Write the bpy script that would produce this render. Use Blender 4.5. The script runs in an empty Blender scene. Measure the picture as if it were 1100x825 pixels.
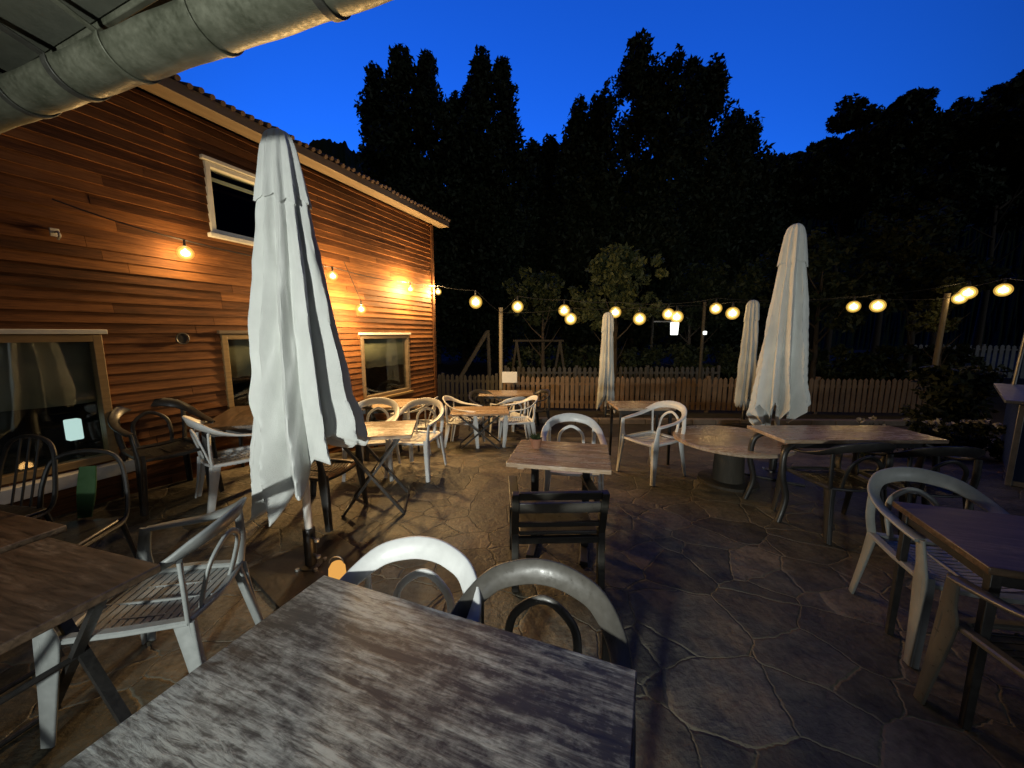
import bpy, math, random
import numpy as np
from mathutils import Vector, Matrix, noise as mnoise
R = math.radians
PI = math.pi
sc = bpy.context.scene
col = sc.collection

# ------------------------------------------------------------------ camera, sky, sun, exposure
cam_d = bpy.data.cameras.new('camera'); cam = bpy.data.objects.new('camera', cam_d); col.objects.link(cam)
cam_d.lens = 13.09; cam_d.sensor_width = 36.0; cam_d.sensor_fit = 'HORIZONTAL'
cam_d.clip_start = 0.02; cam_d.clip_end = 2000
cam.location = (0, 0, 1.65); cam.rotation_euler = (R(90 - 7.76), 0, 0)
sc.camera = cam

SUN_EL, SUN_TRAVEL = 13.0, (-0.40, 0.917)            # dusk glow comes from behind the camera
w = bpy.data.worlds.new('World'); sc.world = w; w.use_nodes = True
nt = w.node_tree; nt.nodes.clear()
sky = nt.nodes.new('ShaderNodeTexSky'); sky.sky_type = 'NISHITA'; sky.sun_disc = False
sky.sun_elevation = R(SUN_EL); sky.sun_rotation = math.atan2(-SUN_TRAVEL[0], -SUN_TRAVEL[1])
sky.ozone_density = 6.0; sky.dust_density = 0.3; sky.air_density = 1.0
tint = nt.nodes.new('ShaderNodeMix'); tint.data_type = 'RGBA'; tint.blend_type = 'MULTIPLY'
tint.inputs[0].default_value = 1.0; tint.inputs[7].default_value = (0.085, 0.37, 1.0, 1)
bg = nt.nodes.new('ShaderNodeBackground'); bg.inputs[1].default_value = 0.10
wo = nt.nodes.new('ShaderNodeOutputWorld')
tc = nt.nodes.new('ShaderNodeTexCoord'); dp = nt.nodes.new('ShaderNodeVectorMath'); dp.operation = 'DOT_PRODUCT'
dp.inputs[1].default_value = (0.05, 0.93, 0.36)
mr = nt.nodes.new('ShaderNodeMapRange'); mr.interpolation_type = 'SMOOTHSTEP'
mr.inputs[1].default_value = 0.35; mr.inputs[2].default_value = 0.93; mr.inputs[3].default_value = 0.02; mr.inputs[4].default_value = 2.65
vm = nt.nodes.new('ShaderNodeVectorMath'); vm.operation = 'SCALE'
nt.links.new(tc.outputs['Generated'], dp.inputs[0]); nt.links.new(dp.outputs['Value'], mr.inputs[0]); nt.links.new(mr.outputs[0], vm.inputs['Scale'])
nt.links.new(sky.outputs[0], tint.inputs[6]); nt.links.new(tint.outputs[2], vm.inputs[0]); nt.links.new(vm.outputs[0], bg.inputs[0]); nt.links.new(bg.outputs[0], wo.inputs[0])

sun_d = bpy.data.lights.new('sun', 'SUN'); sun_d.energy = 0.22; sun_d.angle = R(20); sun_d.color = (0.86, 0.94, 1.0)
sun = bpy.data.objects.new('sun', sun_d); col.objects.link(sun)
ce = math.cos(R(SUN_EL))
sun.rotation_euler = Vector((SUN_TRAVEL[0]*ce, SUN_TRAVEL[1]*ce, -math.sin(R(SUN_EL)))).to_track_quat('-Z', 'Y').to_euler()
sun.location = (0, -20, 20)
BULB_W = 215.0          # watts of each bulb on the garden strings
WALL_W = 390.0         # watts of each bulb on the house wall
ASSUMED_LAMP_W = 810.0         # watts of the assumed, unseen lamp under the canopy

sc.render.engine = 'CYCLES'
sc.view_settings.view_transform = 'Standard'; sc.view_settings.look = 'None'
sc.view_settings.exposure = 0.0; sc.view_settings.gamma = 1.0; sc.view_settings.use_curve_mapping = False
try:
    sc.cycles.use_light_tree = True; sc.cycles.max_bounces = 6; sc.cycles.transparent_max_bounces = 12
    sc.cycles.sample_clamp_indirect = 4.0; sc.cycles.caustics_reflective = False; sc.cycles.caustics_refractive = False
except Exception: pass

# ------------------------------------------------------------------ node helpers
class NT:
    def __init__(s, name):
        s.m = bpy.data.materials.new(name); s.m.use_nodes = True
        s.t = s.m.node_tree; s.t.nodes.clear()
        s.out = s.n('ShaderNodeOutputMaterial')
    def n(s, kind, **kw):
        k = s.t.nodes.new(kind)
        for a, v in kw.items(): setattr(k, a, v)
        return k
    def l(s, a, b): s.t.links.new(a, b)
    def coord(s, scale=(1, 1, 1), kind='Object', rot=(0, 0, 0)):
        c = s.n('ShaderNodeTexCoord'); m = s.n('ShaderNodeMapping')
        m.inputs['Scale'].default_value = scale; m.inputs['Rotation'].default_value = rot
        s.l(c.outputs[kind], m.inputs[0]); return m.outputs[0]
    def noise(s, vec, scale, detail=4, rough=0.55, dist=0.0):
        k = s.n('ShaderNodeTexNoise'); k.inputs['Scale'].default_value = scale; k.inputs['Detail'].default_value = detail
        k.inputs['Roughness'].default_value = rough; k.inputs['Distortion'].default_value = dist
        s.l(vec, k.inputs['Vector']); return k.outputs[0]
    def ramp(s, fac, stops, interp='LINEAR'):
        k = s.n('ShaderNodeValToRGB'); e = k.color_ramp; e.interpolation = interp
        while len(e.elements) < len(stops): e.elements.new(0.5)
        for el, (p, c) in zip(e.elements, stops):
            el.position = p; el.color = (c[0], c[1], c[2], 1) if not isinstance(c, (int, float)) else (c, c, c, 1)
        s.l(fac, k.inputs[0]); return k.outputs[0]
    def mix(s, fac, a, b, blend='MIX'):
        k = s.n('ShaderNodeMix', data_type='RGBA', blend_type=blend)
        for sock, v in ((k.inputs[0], fac), (k.inputs[6], a), (k.inputs[7], b)):
            if isinstance(v, (int, float)): sock.default_value = v
            elif isinstance(v, tuple): sock.default_value = (v[0], v[1], v[2], 1)
            else: s.l(v, sock)
        return k.outputs[2]
    def math(s, op, a, b=0.5, c=None):
        k = s.n('ShaderNodeMath', operation=op)
        for i, v in enumerate((a, b, c)):
            if v is None: continue
            if isinstance(v, (int, float)): k.inputs[i].default_value = v
            else: s.l(v, k.inputs[i])
        return k.outputs[0]
    def bsdf(s, color, rough=0.6, bump=None, bstr=0.3, bdist=0.01, metal=0.0, spec=0.5, **kw):
        b = s.n('ShaderNodeBsdfPrincipled')
        for sock, v in (('Base Color', color), ('Roughness', rough), ('Metallic', metal), ('Specular IOR Level', spec)):
            if isinstance(v, (int, float)) : b.inputs[sock].default_value = v
            elif isinstance(v, tuple): b.inputs[sock].default_value = (v[0], v[1], v[2], 1)
            else: s.l(v, b.inputs[sock])
        for k, v in kw.items(): b.inputs[k].default_value = v
        if bump is not None:
            u = s.n('ShaderNodeBump'); u.inputs['Strength'].default_value = bstr; u.inputs['Distance'].default_value = bdist
            s.l(bump, u.inputs['Height']); s.l(u.outputs[0], b.inputs['Normal'])
        s.l(b.outputs[0], s.out.inputs[0]); return b

def mottled(name, a, b, scale=6, rough=0.6, bstr=0.15, stretch=(1, 1, 1), metal=0.0, spec=0.5, bdist=0.004, kind='Object', **kw):
    t = NT(name); v = t.coord(stretch, kind)
    n1 = t.noise(v, scale, 5); n2 = t.noise(v, scale*7, 3)
    f = t.mix(0.3, n1, n2)
    c = t.ramp(f, [(0.3, a), (0.7, b)])
    r = t.ramp(n2, [(0.3, max(0.05, rough-0.12)), (0.7, min(1, rough+0.12))])
    t.bsdf(c, r, f, bstr, bdist, metal, spec, **kw); return t.m

M = {}
# flagstones: crazy paving with pale sunk joints
t = NT('flagstone'); v = t.coord((1, 1, 1))
wn = t.n('ShaderNodeTexNoise'); wn.inputs['Scale'].default_value = 2.0; wn.inputs['Detail'].default_value = 6; wn.inputs['Roughness'].default_value = .62; t.l(v, wn.inputs['Vector'])
off = t.n('ShaderNodeVectorMath', operation='MULTIPLY_ADD'); off.inputs[1].default_value = (0.17, 0.17, 0); off.inputs[2].default_value = (-.085, -.085, 0)
t.l(wn.outputs[1], off.inputs[0])
add = t.n('ShaderNodeVectorMath', operation='ADD'); t.l(v, add.inputs[0]); t.l(off.outputs[0], add.inputs[1])
flat = t.n('ShaderNodeMapping'); flat.inputs['Scale'].default_value = (1.0, 1.15, 0); t.l(add.outputs[0], flat.inputs[0])
ve = t.n('ShaderNodeTexVoronoi', feature='DISTANCE_TO_EDGE'); ve.inputs['Scale'].default_value = 2.75; t.l(flat.outputs[0], ve.inputs['Vector'])
vc = t.n('ShaderNodeTexVoronoi', feature='F1'); vc.inputs['Scale'].default_value = 2.75; t.l(flat.outputs[0], vc.inputs['Vector'])
n1 = t.noise(v, 5, 6, 0.65); n2 = t.noise(v, 28, 4, 0.6); n3 = t.noise(v, 1.1, 3)
sep = t.n('ShaderNodeSeparateColor'); t.l(vc.outputs['Color'], sep.inputs[0])
tone = t.ramp(sep.outputs[0], [(0, (.056, .050, .036)), (.3, (.122, .106, .076)), (.5, (.074, .068, .050)), (.75, (.160, .134, .096)), (1, (.100, .093, .070))])
dirt = t.ramp(t.mix(.4, n1, n2), [(.34, .35), (.66, 1.45)])
stone = t.mix(1.0, tone, dirt, 'MULTIPLY')
grout = t.mix(n2, (.25, .225, .165), (.08, .072, .054))
edge_w = t.math('MULTIPLY_ADD', n1, .040, .002)
jf = t.math('SMOOTH_MIN', t.math('DIVIDE', ve.outputs['Distance'], edge_w), 1.0, 0.2)
colr = t.mix(jf, grout, stone)
hgt = t.math('ADD', t.math('MULTIPLY', jf, .35), t.math('ADD', t.math('ADD', t.math('MULTIPLY', n1, .8), t.math('MULTIPLY', n2, .35)), t.math('MULTIPLY', sep.outputs[1], .25)))
rg = t.ramp(t.mix(.5, n1, n3), [(.3, .38), (.7, .75)])
t.bsdf(colr, rg, hgt, 0.85, 0.024, 0, .32); M['flag'] = t.m

M['yard'] = mottled('yard_gravel', (.045, .042, .04), (.085, .078, .07), 9, .85, .5, bdist=.01, spec=.05)
M['kerb'] = mottled('kerb_stone', (.16, .13, .11), (.27, .23, .19), 8, .75, .3)
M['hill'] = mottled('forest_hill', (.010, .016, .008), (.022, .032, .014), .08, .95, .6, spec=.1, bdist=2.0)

def siding():
    t = NT('wood_siding'); v = t.coord((0.6, 3, 9))
    at_ = t.n('ShaderNodeAttribute', attribute_name='tone')
    n1 = t.noise(v, 3.2, 6, .62, .6); n2 = t.noise(v, 15, 4, .6)
    big = t.noise(t.coord((1, 1, 1)), .9, 3)
    f = t.mix(.45, n1, n2)
    f = t.mix(.22, f, at_.outputs['Fac'])
    c = t.ramp(f, [(.30, (.026, .010, .004)), (.48, (.118, .046, .016)), (.70, (.28, .118, .038))])
    c = t.mix(1.0, c, t.ramp(big, [(.3, .65), (.7, 1.2)]), 'MULTIPLY')
    t.bsdf(c, .78, f, .5, .006, spec=.25); return t.m
M['siding'] = siding()
M['jamb'] = mottled('oiled_pine', (.20, .13, .055), (.34, .23, .10), 4, .5, .2, (1, 1, 9))
M['sill'] = mottled('white_sill', (.50, .50, .47), (.68, .68, .64), 5, .5, .1)
M['fascia'] = mottled('pale_fascia', (.11, .080, .052), (.20, .15, .10), 4, .6, .2, (.4, 3, 3))
M['tile'] = mottled('roof_tile', (.05, .035, .03), (.11, .07, .055), 5, .8, .4)
M['dark_room'] = mottled('dark_interior', (.008, .008, .008), (.016, .015, .014), 2, .9, 0)
M['blind'] = mottled('roller_blind', (.20, .185, .135), (.25, .23, .17), 3, .85, .05, (1, 1, 1))
t = NT('window_glass'); b = t.bsdf((.9, .95, .95), .03, None, spec=.5); 
tr = t.n('ShaderNodeBsdfTransparent'); tr.inputs[0].default_value = (.86, .9, .88, 1)
gl = t.n('ShaderNodeBsdfGlossy'); gl.inputs['Roughness'].default_value = .03; gl.inputs[0].default_value = (.9, .95, 1, 1)
fr = t.n('ShaderNodeFresnel'); ge = t.n('ShaderNodeNewGeometry'); t.l(t.math('MULTIPLY_ADD', ge.outputs['Backfacing'], -.8333, 1.5), fr.inputs[0]); mx = t.n('ShaderNodeMixShader')
t.l(fr.outputs[0], mx.inputs[0]); t.l(tr.outputs[0], mx.inputs[1]); t.l(gl.outputs[0], mx.inputs[2]); t.l(mx.outputs[0], t.out.inputs[0]); M['glass'] = t.m

def cloth(name, a, b):
    t = NT(name); v = t.coord((1, 1, .35))
    n1 = t.noise(v, 3.5, 5, .6, .4); n2 = t.noise(t.coord((1, 1, 1)), 260, 2)
    st = t.noise(t.coord((1, 1, 1)), 1.6, 4, .6)
    c = t.mix(1.0, t.ramp(n1, [(.3, a), (.7, b)]), t.ramp(st, [(.32, .78), (.62, 1.0)]), 'MULTIPLY')
    t.bsdf(c, .9, t.mix(.25, n1, n2), .5, .025, spec=.2, **{'Sheen Weight': .15}); return t.m
M['canvas'] = cloth('cream_canvas', (.66, .68, .65), (.80, .82, .79))
M['plastic_white'] = mottled('white_plastic', (.56, .57, .56), (.72, .73, .72), 5, .42, .06, bdist=.002)
M['plastic_grey'] = mottled('grey_plastic', (.19, .205, .20), (.29, .305, .30), 5, .42, .06, bdist=.002)
M['plastic_dark'] = mottled('dark_plastic', (.016, .016, .016), (.035, .034, .032), 6, .4, .06, bdist=.002)
M['plastic_umber'] = mottled('taupe_plastic', (.060, .056, .048), (.095, .088, .076), 6, .38, .06, bdist=.002)
M['black_metal'] = mottled('black_metal', (.012, .012, .012), (.03, .028, .026), 9, .42, .1, bdist=.002)
M['grey_metal'] = mottled('galvanised_metal', (.25, .26, .25), (.42, .43, .41), 7, .4, .1, metal=.7, bdist=.002)
M['white_metal'] = mottled('white_metal', (.5, .5, .48), (.66, .66, .63), 7, .45, .1, bdist=.002)
M['zinc'] = mottled('weathered_zinc', (.060, .066, .044), (.17, .175, .13), 9, .5, .25, (1, 1, 1), metal=.35, bdist=.004)
M['zinc_dark'] = mottled('tarnished_strap', (.03, .03, .025), (.06, .06, .05), 9, .6, .1, metal=.3, bdist=.002)
M['soffit'] = mottled('soffit_board', (.070, .076, .055), (.115, .12, .09), 14, .85, .25)
M['old_wood'] = mottled('old_dark_wood', (.02, .017, .012), (.05, .042, .03), 5, .8, .3, (9, 1, 1))
M['dark_wood'] = mottled('dark_stained_wood', (.015, .014, .011), (.04, .036, .028), 6, .5, .2, (1, 1, 8))
M['fence'] = mottled('fence_wood', (.115, .070, .038), (.23, .150, .085), 5, .7, .3, (3, 3, 1), kind='Object')
M['fence_grey'] = mottled('grey_fence_wood', (.04, .037, .033), (.08, .075, .068), 5, .75, .3, (3, 3, 1))
M['pale_fence'] = mottled('pale_fence_paint', (.14, .15, .17), (.24, .25, .27), 4, .6, .1)
M['post_wood'] = mottled('post_wood', (.14, .12, .08), (.25, .21, .15), 5, .7, .3, (6, 6, 1))
M['kiosk_blue'] = mottled('blue_panel', (.015, .03, .085), (.025, .05, .13), 4, .5, .1)
M['grey_canvas'] = mottled('grey_canvas', (.16, .17, .18), (.25, .26, .27), 3, .85, .15)
M['green'] = mottled('green_vinyl', (.018, .060, .015), (.03, .09, .022), 5, .5, .1)
M['terracotta'] = mottled('terracotta', (.20, .085, .045), (.30, .14, .08), 9, .8, .2)
M['barrel_wood'] = mottled('barrel_wood', (.16, .10, .06), (.30, .20, .13), 6, .65, .3, (6, 6, 1))
M['soil'] = mottled('soil', (.02, .015, .01), (.05, .038, .026), 20, .95, .6)
M['sign'] = mottled('white_sign', (.62, .62, .60), (.72, .72, .70), 4, .5, .02)
M['bark'] = mottled('bark', (.03, .022, .016), (.07, .055, .04), 7, .9, .6, (4, 4, 1), bdist=.02)
M['cable'] = mottled('black_cable', (.01, .01, .01), (.02, .02, .02), 9, .5, 0)
M['white_petal'] = mottled('white_petal', (.32, .32, .29), (.45, .45, .42), 9, .6, 0)

def leaf(name, a, b):
    t = NT(name); v = t.coord((1, 1, 1)); n = t.noise(v, 1.4, 3); n2 = t.noise(v, 9, 2)
    t.bsdf(t.ramp(t.mix(.5, n, n2), [(.3, a), (.7, b)]), .6, None, spec=.25); return t.m
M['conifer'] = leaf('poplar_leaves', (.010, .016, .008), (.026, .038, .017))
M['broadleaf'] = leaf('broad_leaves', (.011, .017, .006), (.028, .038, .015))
M['shrub'] = leaf('shrub_leaves', (.024, .034, .013), (.070, .082, .034))

def worn_top(name, dark, mid, chalk, amount, rough=.5, planks=False):
    t = NT(name); v = t.coord((.55, 3.2, 3.2)); v2 = t.coord((1.6, 14, 14)); u = t.coord((1, 1, 1))
    n1 = t.noise(v, 2.4, 7, .68, .9); n2 = t.noise(v2, 3.2, 7, .7, .5); n3 = t.noise(u, 26, 5, .7); n4 = t.noise(v, .9, 3, .5, .4)
    f = t.mix(.45, n1, n2); f = t.mix(.26, f, n3); f = t.mix(.20, f, t.noise(t.coord((.8, 2, 2)), 5.5, 5, .65, .9)); f = t.mix(.25, f, n4)
    base = t.ramp(n2, [(.34, dark), (.66, mid)])
    k = t.ramp(f, [(amount-.04, 0.0), (amount+.004, .42), (amount+.05, 1.0)])
    k = t.math('MULTIPLY', k, t.ramp(t.noise(t.coord((1.3, 9, 9)), 8, 6, .74, .6), [(.38, .15), (.55, 1.0)]))
    chk = t.mix(n3, chalk, tuple(c*.62 for c in chalk))
    c = t.mix(k, base, chk)
    t.bsdf(c, t.ramp(f, [(.3, max(.12, rough-.15)), (.7, rough+.15)]), t.mix(.5, n2, k), .22, .004, spec=.5); return t.m
M['top_chalk'] = worn_top('chalky_worn_tabletop', (.014, .0135, .011), (.066, .061, .048), (.60, .62, .55), .503, .46)
M['top_brown'] = worn_top('brown_worn_tabletop', (.035, .023, .014), (.12, .078, .048), (.30, .235, .17), .56, .40)
M['top_plank'] = worn_top('pale_plank_tabletop', (.24, .155, .09), (.44, .31, .20), (.60, .48, .36), .50, .25)

def emit(name, c, s, mixf=1.0, transp=(1, 1, 1)):
    t = NT(name); e = t.n('ShaderNodeEmission'); e.inputs[0].default_value = (*c, 1); e.inputs[1].default_value = s
    if mixf >= 1: t.l(e.outputs[0], t.out.inputs[0]); return t.m
    tr = t.n('ShaderNodeBsdfTransparent'); tr.inputs[0].default_value = (*transp, 1); m = t.n('ShaderNodeMixShader'); m.inputs[0].default_value = mixf
    t.l(tr.outputs[0], m.inputs[1]); t.l(e.outputs[0], m.inputs[2]); t.l(m.outputs[0], t.out.inputs[0]); return t.m
M['bulb'] = emit('outer_halo_glow', (1.0, .58, .10), 1.3, .26)  # faint see-through glow, outer step of the lens halo painted round each bulb
M['halo_inner'] = emit('inner_halo_glow', (1.0, .66, .16), 2.2, .35)  # stronger see-through glow, inner step of the same painted halo
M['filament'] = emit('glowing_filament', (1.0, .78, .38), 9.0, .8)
M['lamp_white'] = emit('glowing_white_shade', (.70, .93, .90), .95)
M['street_white'] = emit('glowing_street_lamp', (.95, 1.0, .92), 2.2)
M['candle'] = emit('glowing_candle', (1.0, .48, .11), .8)

# ------------------------------------------------------------------ mesh helpers
def cat(pts, n=8, closed=False):
    P = [Vector(p) for p in pts]; out = []
    L = len(P)
    rng = range(L if closed else L-1)
    for i in rng:
        g_ = lambda k: P[k % L] if closed else P[max(0, min(L-1, k))]
        p0, p1, p2, p3 = g_(i-1), g_(i), g_(i+1), g_(i+2)
        for j in range(n):
            u = j/n
            out.append(.5*((2*p1)+(-p0+p2)*u+(2*p0-5*p1+4*p2-p3)*u*u+(-p0+3*p1-3*p2+p3)*u**3))
    if not closed: out.append(P[-1])
    return out

class MB:
    def __init__(s): s.v = []; s.f = []; s.tone = None
    def add(s, vs, fs):
        o = len(s.v); s.v += [tuple(x) for x in vs]; s.f += [tuple(i+o for i in f) for f in fs]; return s
    def box(s, c, d, rz=0, rx=0, ry=0, taper=1.0):
        m = Matrix.Translation(Vector(c)) @ Matrix.Rotation(rz, 4, 'Z') @ Matrix.Rotation(ry, 4, 'Y') @ Matrix.Rotation(rx, 4, 'X')
        x, y, z = d[0]/2, d[1]/2, d[2]/2; k = taper
        vs = [(-x*k, -y*k, -z), (x*k, -y*k, -z), (x*k, y*k, -z), (-x*k, y*k, -z), (-x, -y, z), (x, -y, z), (x, y, z), (-x, y, z)]
        return s.add([m @ Vector(q) for q in vs], [(3, 2, 1, 0), (4, 5, 6, 7), (0, 1, 5, 4), (1, 2, 6, 5), (2, 3, 7, 6), (3, 0, 4, 7)])
    def bar(s, a, b, wd, th, up=(0, 0, 1), w2=None, t2=None):
        a, b = Vector(a), Vector(b); d = (b-a).normalized(); u = Vector(up)
        if abs(d.dot(u)) > .95: u = Vector((0, 1, 0))
        x = d.cross(u).normalized(); y = x.cross(d).normalized(); w2 = w2 or wd; t2 = t2 or th
        vs = []
        for p, ww, tt in ((a, wd, th), (b, w2, t2)):
            for i, j in ((-1, -1), (1, -1), (1, 1), (-1, 1)): vs.append(p + x*ww/2*i + y*tt/2*j)
        return s.add(vs, [(3, 2, 1, 0), (4, 5, 6, 7), (0, 1, 5, 4), (1, 2, 6, 5), (2, 3, 7, 6), (3, 0, 4, 7)])
    def tube(s, path, r, seg=8, closed=False):
        P = [Vector(p) for p in path]; n = len(P); rr = r if isinstance(r, (list, tuple)) else [r]*n
        vs = []; fs = []; prev = None
        for i in range(n):
            if closed: d = (P[(i+1) % n]-P[i-1])
            else: d = P[min(n-1, i+1)]-P[max(0, i-1)]
            d = d.normalized() if d.length > 1e-9 else Vector((0, 0, 1))
            if prev is None:
                u = Vector((0, 0, 1)) if abs(d.z) < .9 else Vector((1, 0, 0))
            else: u = prev
            x = d.cross(u).normalized(); y = x.cross(d).normalized(); prev = y
            for k in range(seg):
                a = 2*PI*k/seg; vs.append(P[i] + (x*math.cos(a)+y*math.sin(a))*rr[i])
        for i in range(n if closed else n-1):
            for k in range(seg):
                k2 = (k+1) % seg; j = (i+1) % n
                fs.append((i*seg+k, i*seg+k2, j*seg+k2, j*seg+k))
        if not closed: fs += [tuple(range(seg-1, -1, -1)), tuple((n-1)*seg+k for k in range(seg))]
        return s.add(vs, fs)
    def band(s, path, wv, wid, th):
        P = [Vector(p) for p in path]; n = len(P); vs = []; fs = []
        for i in range(n):
            d = (P[min(n-1, i+1)]-P[max(0, i-1)]).normalized()
            wdir = Vector(wv[i]); wdir = (wdir - d*wdir.dot(d)).normalized(); q = d.cross(wdir).normalized()
            a, b = wid[i]/2, th/2; c = min(a, b)*.55
            for x, y in ((-a, -b+c), (-a+c, -b), (a-c, -b), (a, -b+c), (a, b-c), (a-c, b), (-a+c, b), (-a, b-c)):
                vs.append(P[i]+wdir*x+q*y)
        for i in range(n-1):
            for k in range(8):
                k2 = (k+1) % 8; fs.append((i*8+k, i*8+k2, (i+1)*8+k2, (i+1)*8+k))
        fs += [tuple(range(7, -1, -1)), tuple((n-1)*8+k for k in range(8))]
        return s.add(vs, fs)
    def lathe(s, prof, seg=24, c=(0, 0, 0)):
        vs = []; fs = []
        for r, z in prof:
            for k in range(seg):
                a = 2*PI*k/seg; vs.append((c[0]+r*math.cos(a), c[1]+r*math.sin(a), c[2]+z))
        for i in range(len(prof)-1):
            for k in range(seg):
                k2 = (k+1) % seg; fs.append((i*seg+k, i*seg+k2, (i+1)*seg+k2, (i+1)*seg+k))
        if prof[0][0] > 1e-6: fs.append(tuple(range(seg-1, -1, -1)))
        if prof[-1][0] > 1e-6: fs.append(tuple((len(prof)-1)*seg+k for k in range(seg)))
        return s.add(vs, fs)
    def build(s, name, mat, parent=None, bevel=0, smooth=40, solid=0):
        me = bpy.data.meshes.new(name); me.from_pydata(s.v, [], s.f); me.update()
        if smooth:
            me.polygons.foreach_set('use_smooth', [True]*len(me.polygons))
            me.set_sharp_from_angle(angle=R(smooth))
        me.materials.append(mat)
        o = bpy.data.objects.new(name, me); col.objects.link(o)
        if parent: o.parent = parent
        if bevel:
            b = o.modifiers.new('bevel', 'BEVEL'); b.width = bevel; b.segments = 2; b.limit_method = 'ANGLE'; b.angle_limit = R(50)
        if solid:
            b = o.modifiers.new('solid', 'SOLIDIFY'); b.thickness = solid; b.offset = 0
        return o

def tag(o, label=None, cat_=None, group=None, kind=None):
    if label: o['label'] = label
    if cat_: o['category'] = cat_
    if group: o['group'] = group
    if kind: o['kind'] = kind
    return o
def thing(name, loc, rz, label, cat_, group=None):
    o = bpy.data.objects.new(name, None); o.empty_display_size = .1; col.objects.link(o)
    o.location = loc; o.rotation_euler = (0, 0, rz); return tag(o, label, cat_, group)
def dup(root, loc, rz, label, group=None, scale=None):
    def cp(o, par):
        c = o.copy(); col.objects.link(c); c.parent = par
        for ch in list(o.children): cp(ch, c)
        return c
    r = cp(root, None); r.location = loc; r.rotation_euler = (0, 0, rz)
    if scale: r.scale = scale
    r['label'] = label
    if group: r['group'] = group
    return r

# ------------------------------------------------------------------ the lie of the land
HC = Vector((-1.58, 7.45)); HA = R(22); HD = Vector((math.sin(HA), math.cos(HA))); HN = Vector((math.cos(HA), -math.sin(HA)))
def ss(t):
    t = min(1, max(0, t)); return t*t*(3-2*t)
def g(x, y):
    vx, vy = x-HC.x, y-HC.y; s_ = -(vx*HD.x+vy*HD.y); D = vx*HN.x+vy*HN.y
    return -.36*ss((y-4.2)/3.2)+.26*ss(1-D/1.7)*ss((s_-1.8)/3.0)
def wallpt(s_, out, z): return Vector((HC.x-HD.x*s_+HN.x*out, HC.y-HD.y*s_+HN.y*out, z))

def sheet(name, xs, ys, off, mat):
    vs = []; fs = []; nx = len(xs)
    for y in ys:
        for x in xs: vs.append((x, y, g(x, y)+off))
    for j in range(len(ys)-1):
        for i in range(nx-1): fs.append((j*nx+i, j*nx+i+1, (j+1)*nx+i+1, (j+1)*nx+i))
    o = MB().add(vs, fs).build(name, mat, smooth=180); tag(o, kind='structure'); return o
def spread(lo, hi, step, far):
    a = list(np.arange(lo, hi+.001, step)); q = [hi]; s_ = step
    while q[-1] < far: s_ *= 1.5; q.append(q[-1]+s_)
    p = [lo]; s_ = step
    while p[-1] > -far: s_ *= 1.5; p.append(p[-1]-s_)
    return p[:0:-1] + a + q[1:]
sheet('ground', spread(-7, 15, .5, 420), spread(-6, 14, .4, 420), -.012, M['yard'])
xs = list(np.arange(-6.5, 15.01, .25)); ys = list(np.arange(-4, 7.16, .2))
sheet('patio', xs, ys, 0, M['flag'])
# low kerb in front of the fence
mb = MB()
for i in range(22):
    x0 = -.9+i*.52; y0 = 8.32-.028*(x0)*1.0
    mb.box((x0, y0, -.36+.04), (.508, .16, .12), rz=-.03)
tag(mb.build('kerb', M['kerb'], bevel=.012), kind='structure')

# mountain ridge that closes the valley
rnd = random.Random(3)
def ridge_el(px):
    pts = [(-900, 60), (-300, 80), (0, 120), (250, 172), (320, 160), (350, 149), (372, 156), (400, 170), (480, 200), (600, 200), (760, 190), (840, 165), (862, 164), (880, 158), (920, 142), (1000, 128), (1060, 116), (1100, 104), (1500, 70), (2200, 60)]
    for (a, b), (c, d) in zip(pts, pts[1:]):
        if a <= px <= c: return b+(d-b)*(px-a)/(c-a)
    return 60
vs = []; fs = []; cols = 1500; rows = 14
for i in range(cols):
    px = -900+3100*i/(cols-1)
    u = (px-550)/400; v_ = -(ridge_el(px)-412.5)/400
    cp, sp = math.cos(R(7.76)), math.sin(R(7.76))
    dx, dy, dz = u, cp+v_*sp, -sp+v_*cp
    hor = math.hypot(dx, dy); ux, uy, sl = dx/hor, dy/hor, dz/hor
    dist = 118
    for j in range(rows):
        k = j/(rows-1); d_ = 62+(dist-62)*k
        top = 1.65+sl*dist
        z = -.6+(top+.6)*(k**1.25)
        jit = (rnd.random()-.5)*(.5+.5*k)+.5*math.sin(i*.31+j)*math.sin(i*.083)*k+.35*math.sin(i*.77)*k
        z += jit if j > 0 else 0
        vs.append((ux*d_, uy*d_, z))
for i in range(cols-1):
    for j in range(rows-1):
        a = i*rows+j; fs.append((a, a+rows, a+rows+1, a+1))
tag(MB().add(vs, fs).build('hills', M['hill'], smooth=0), kind='structure')

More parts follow.
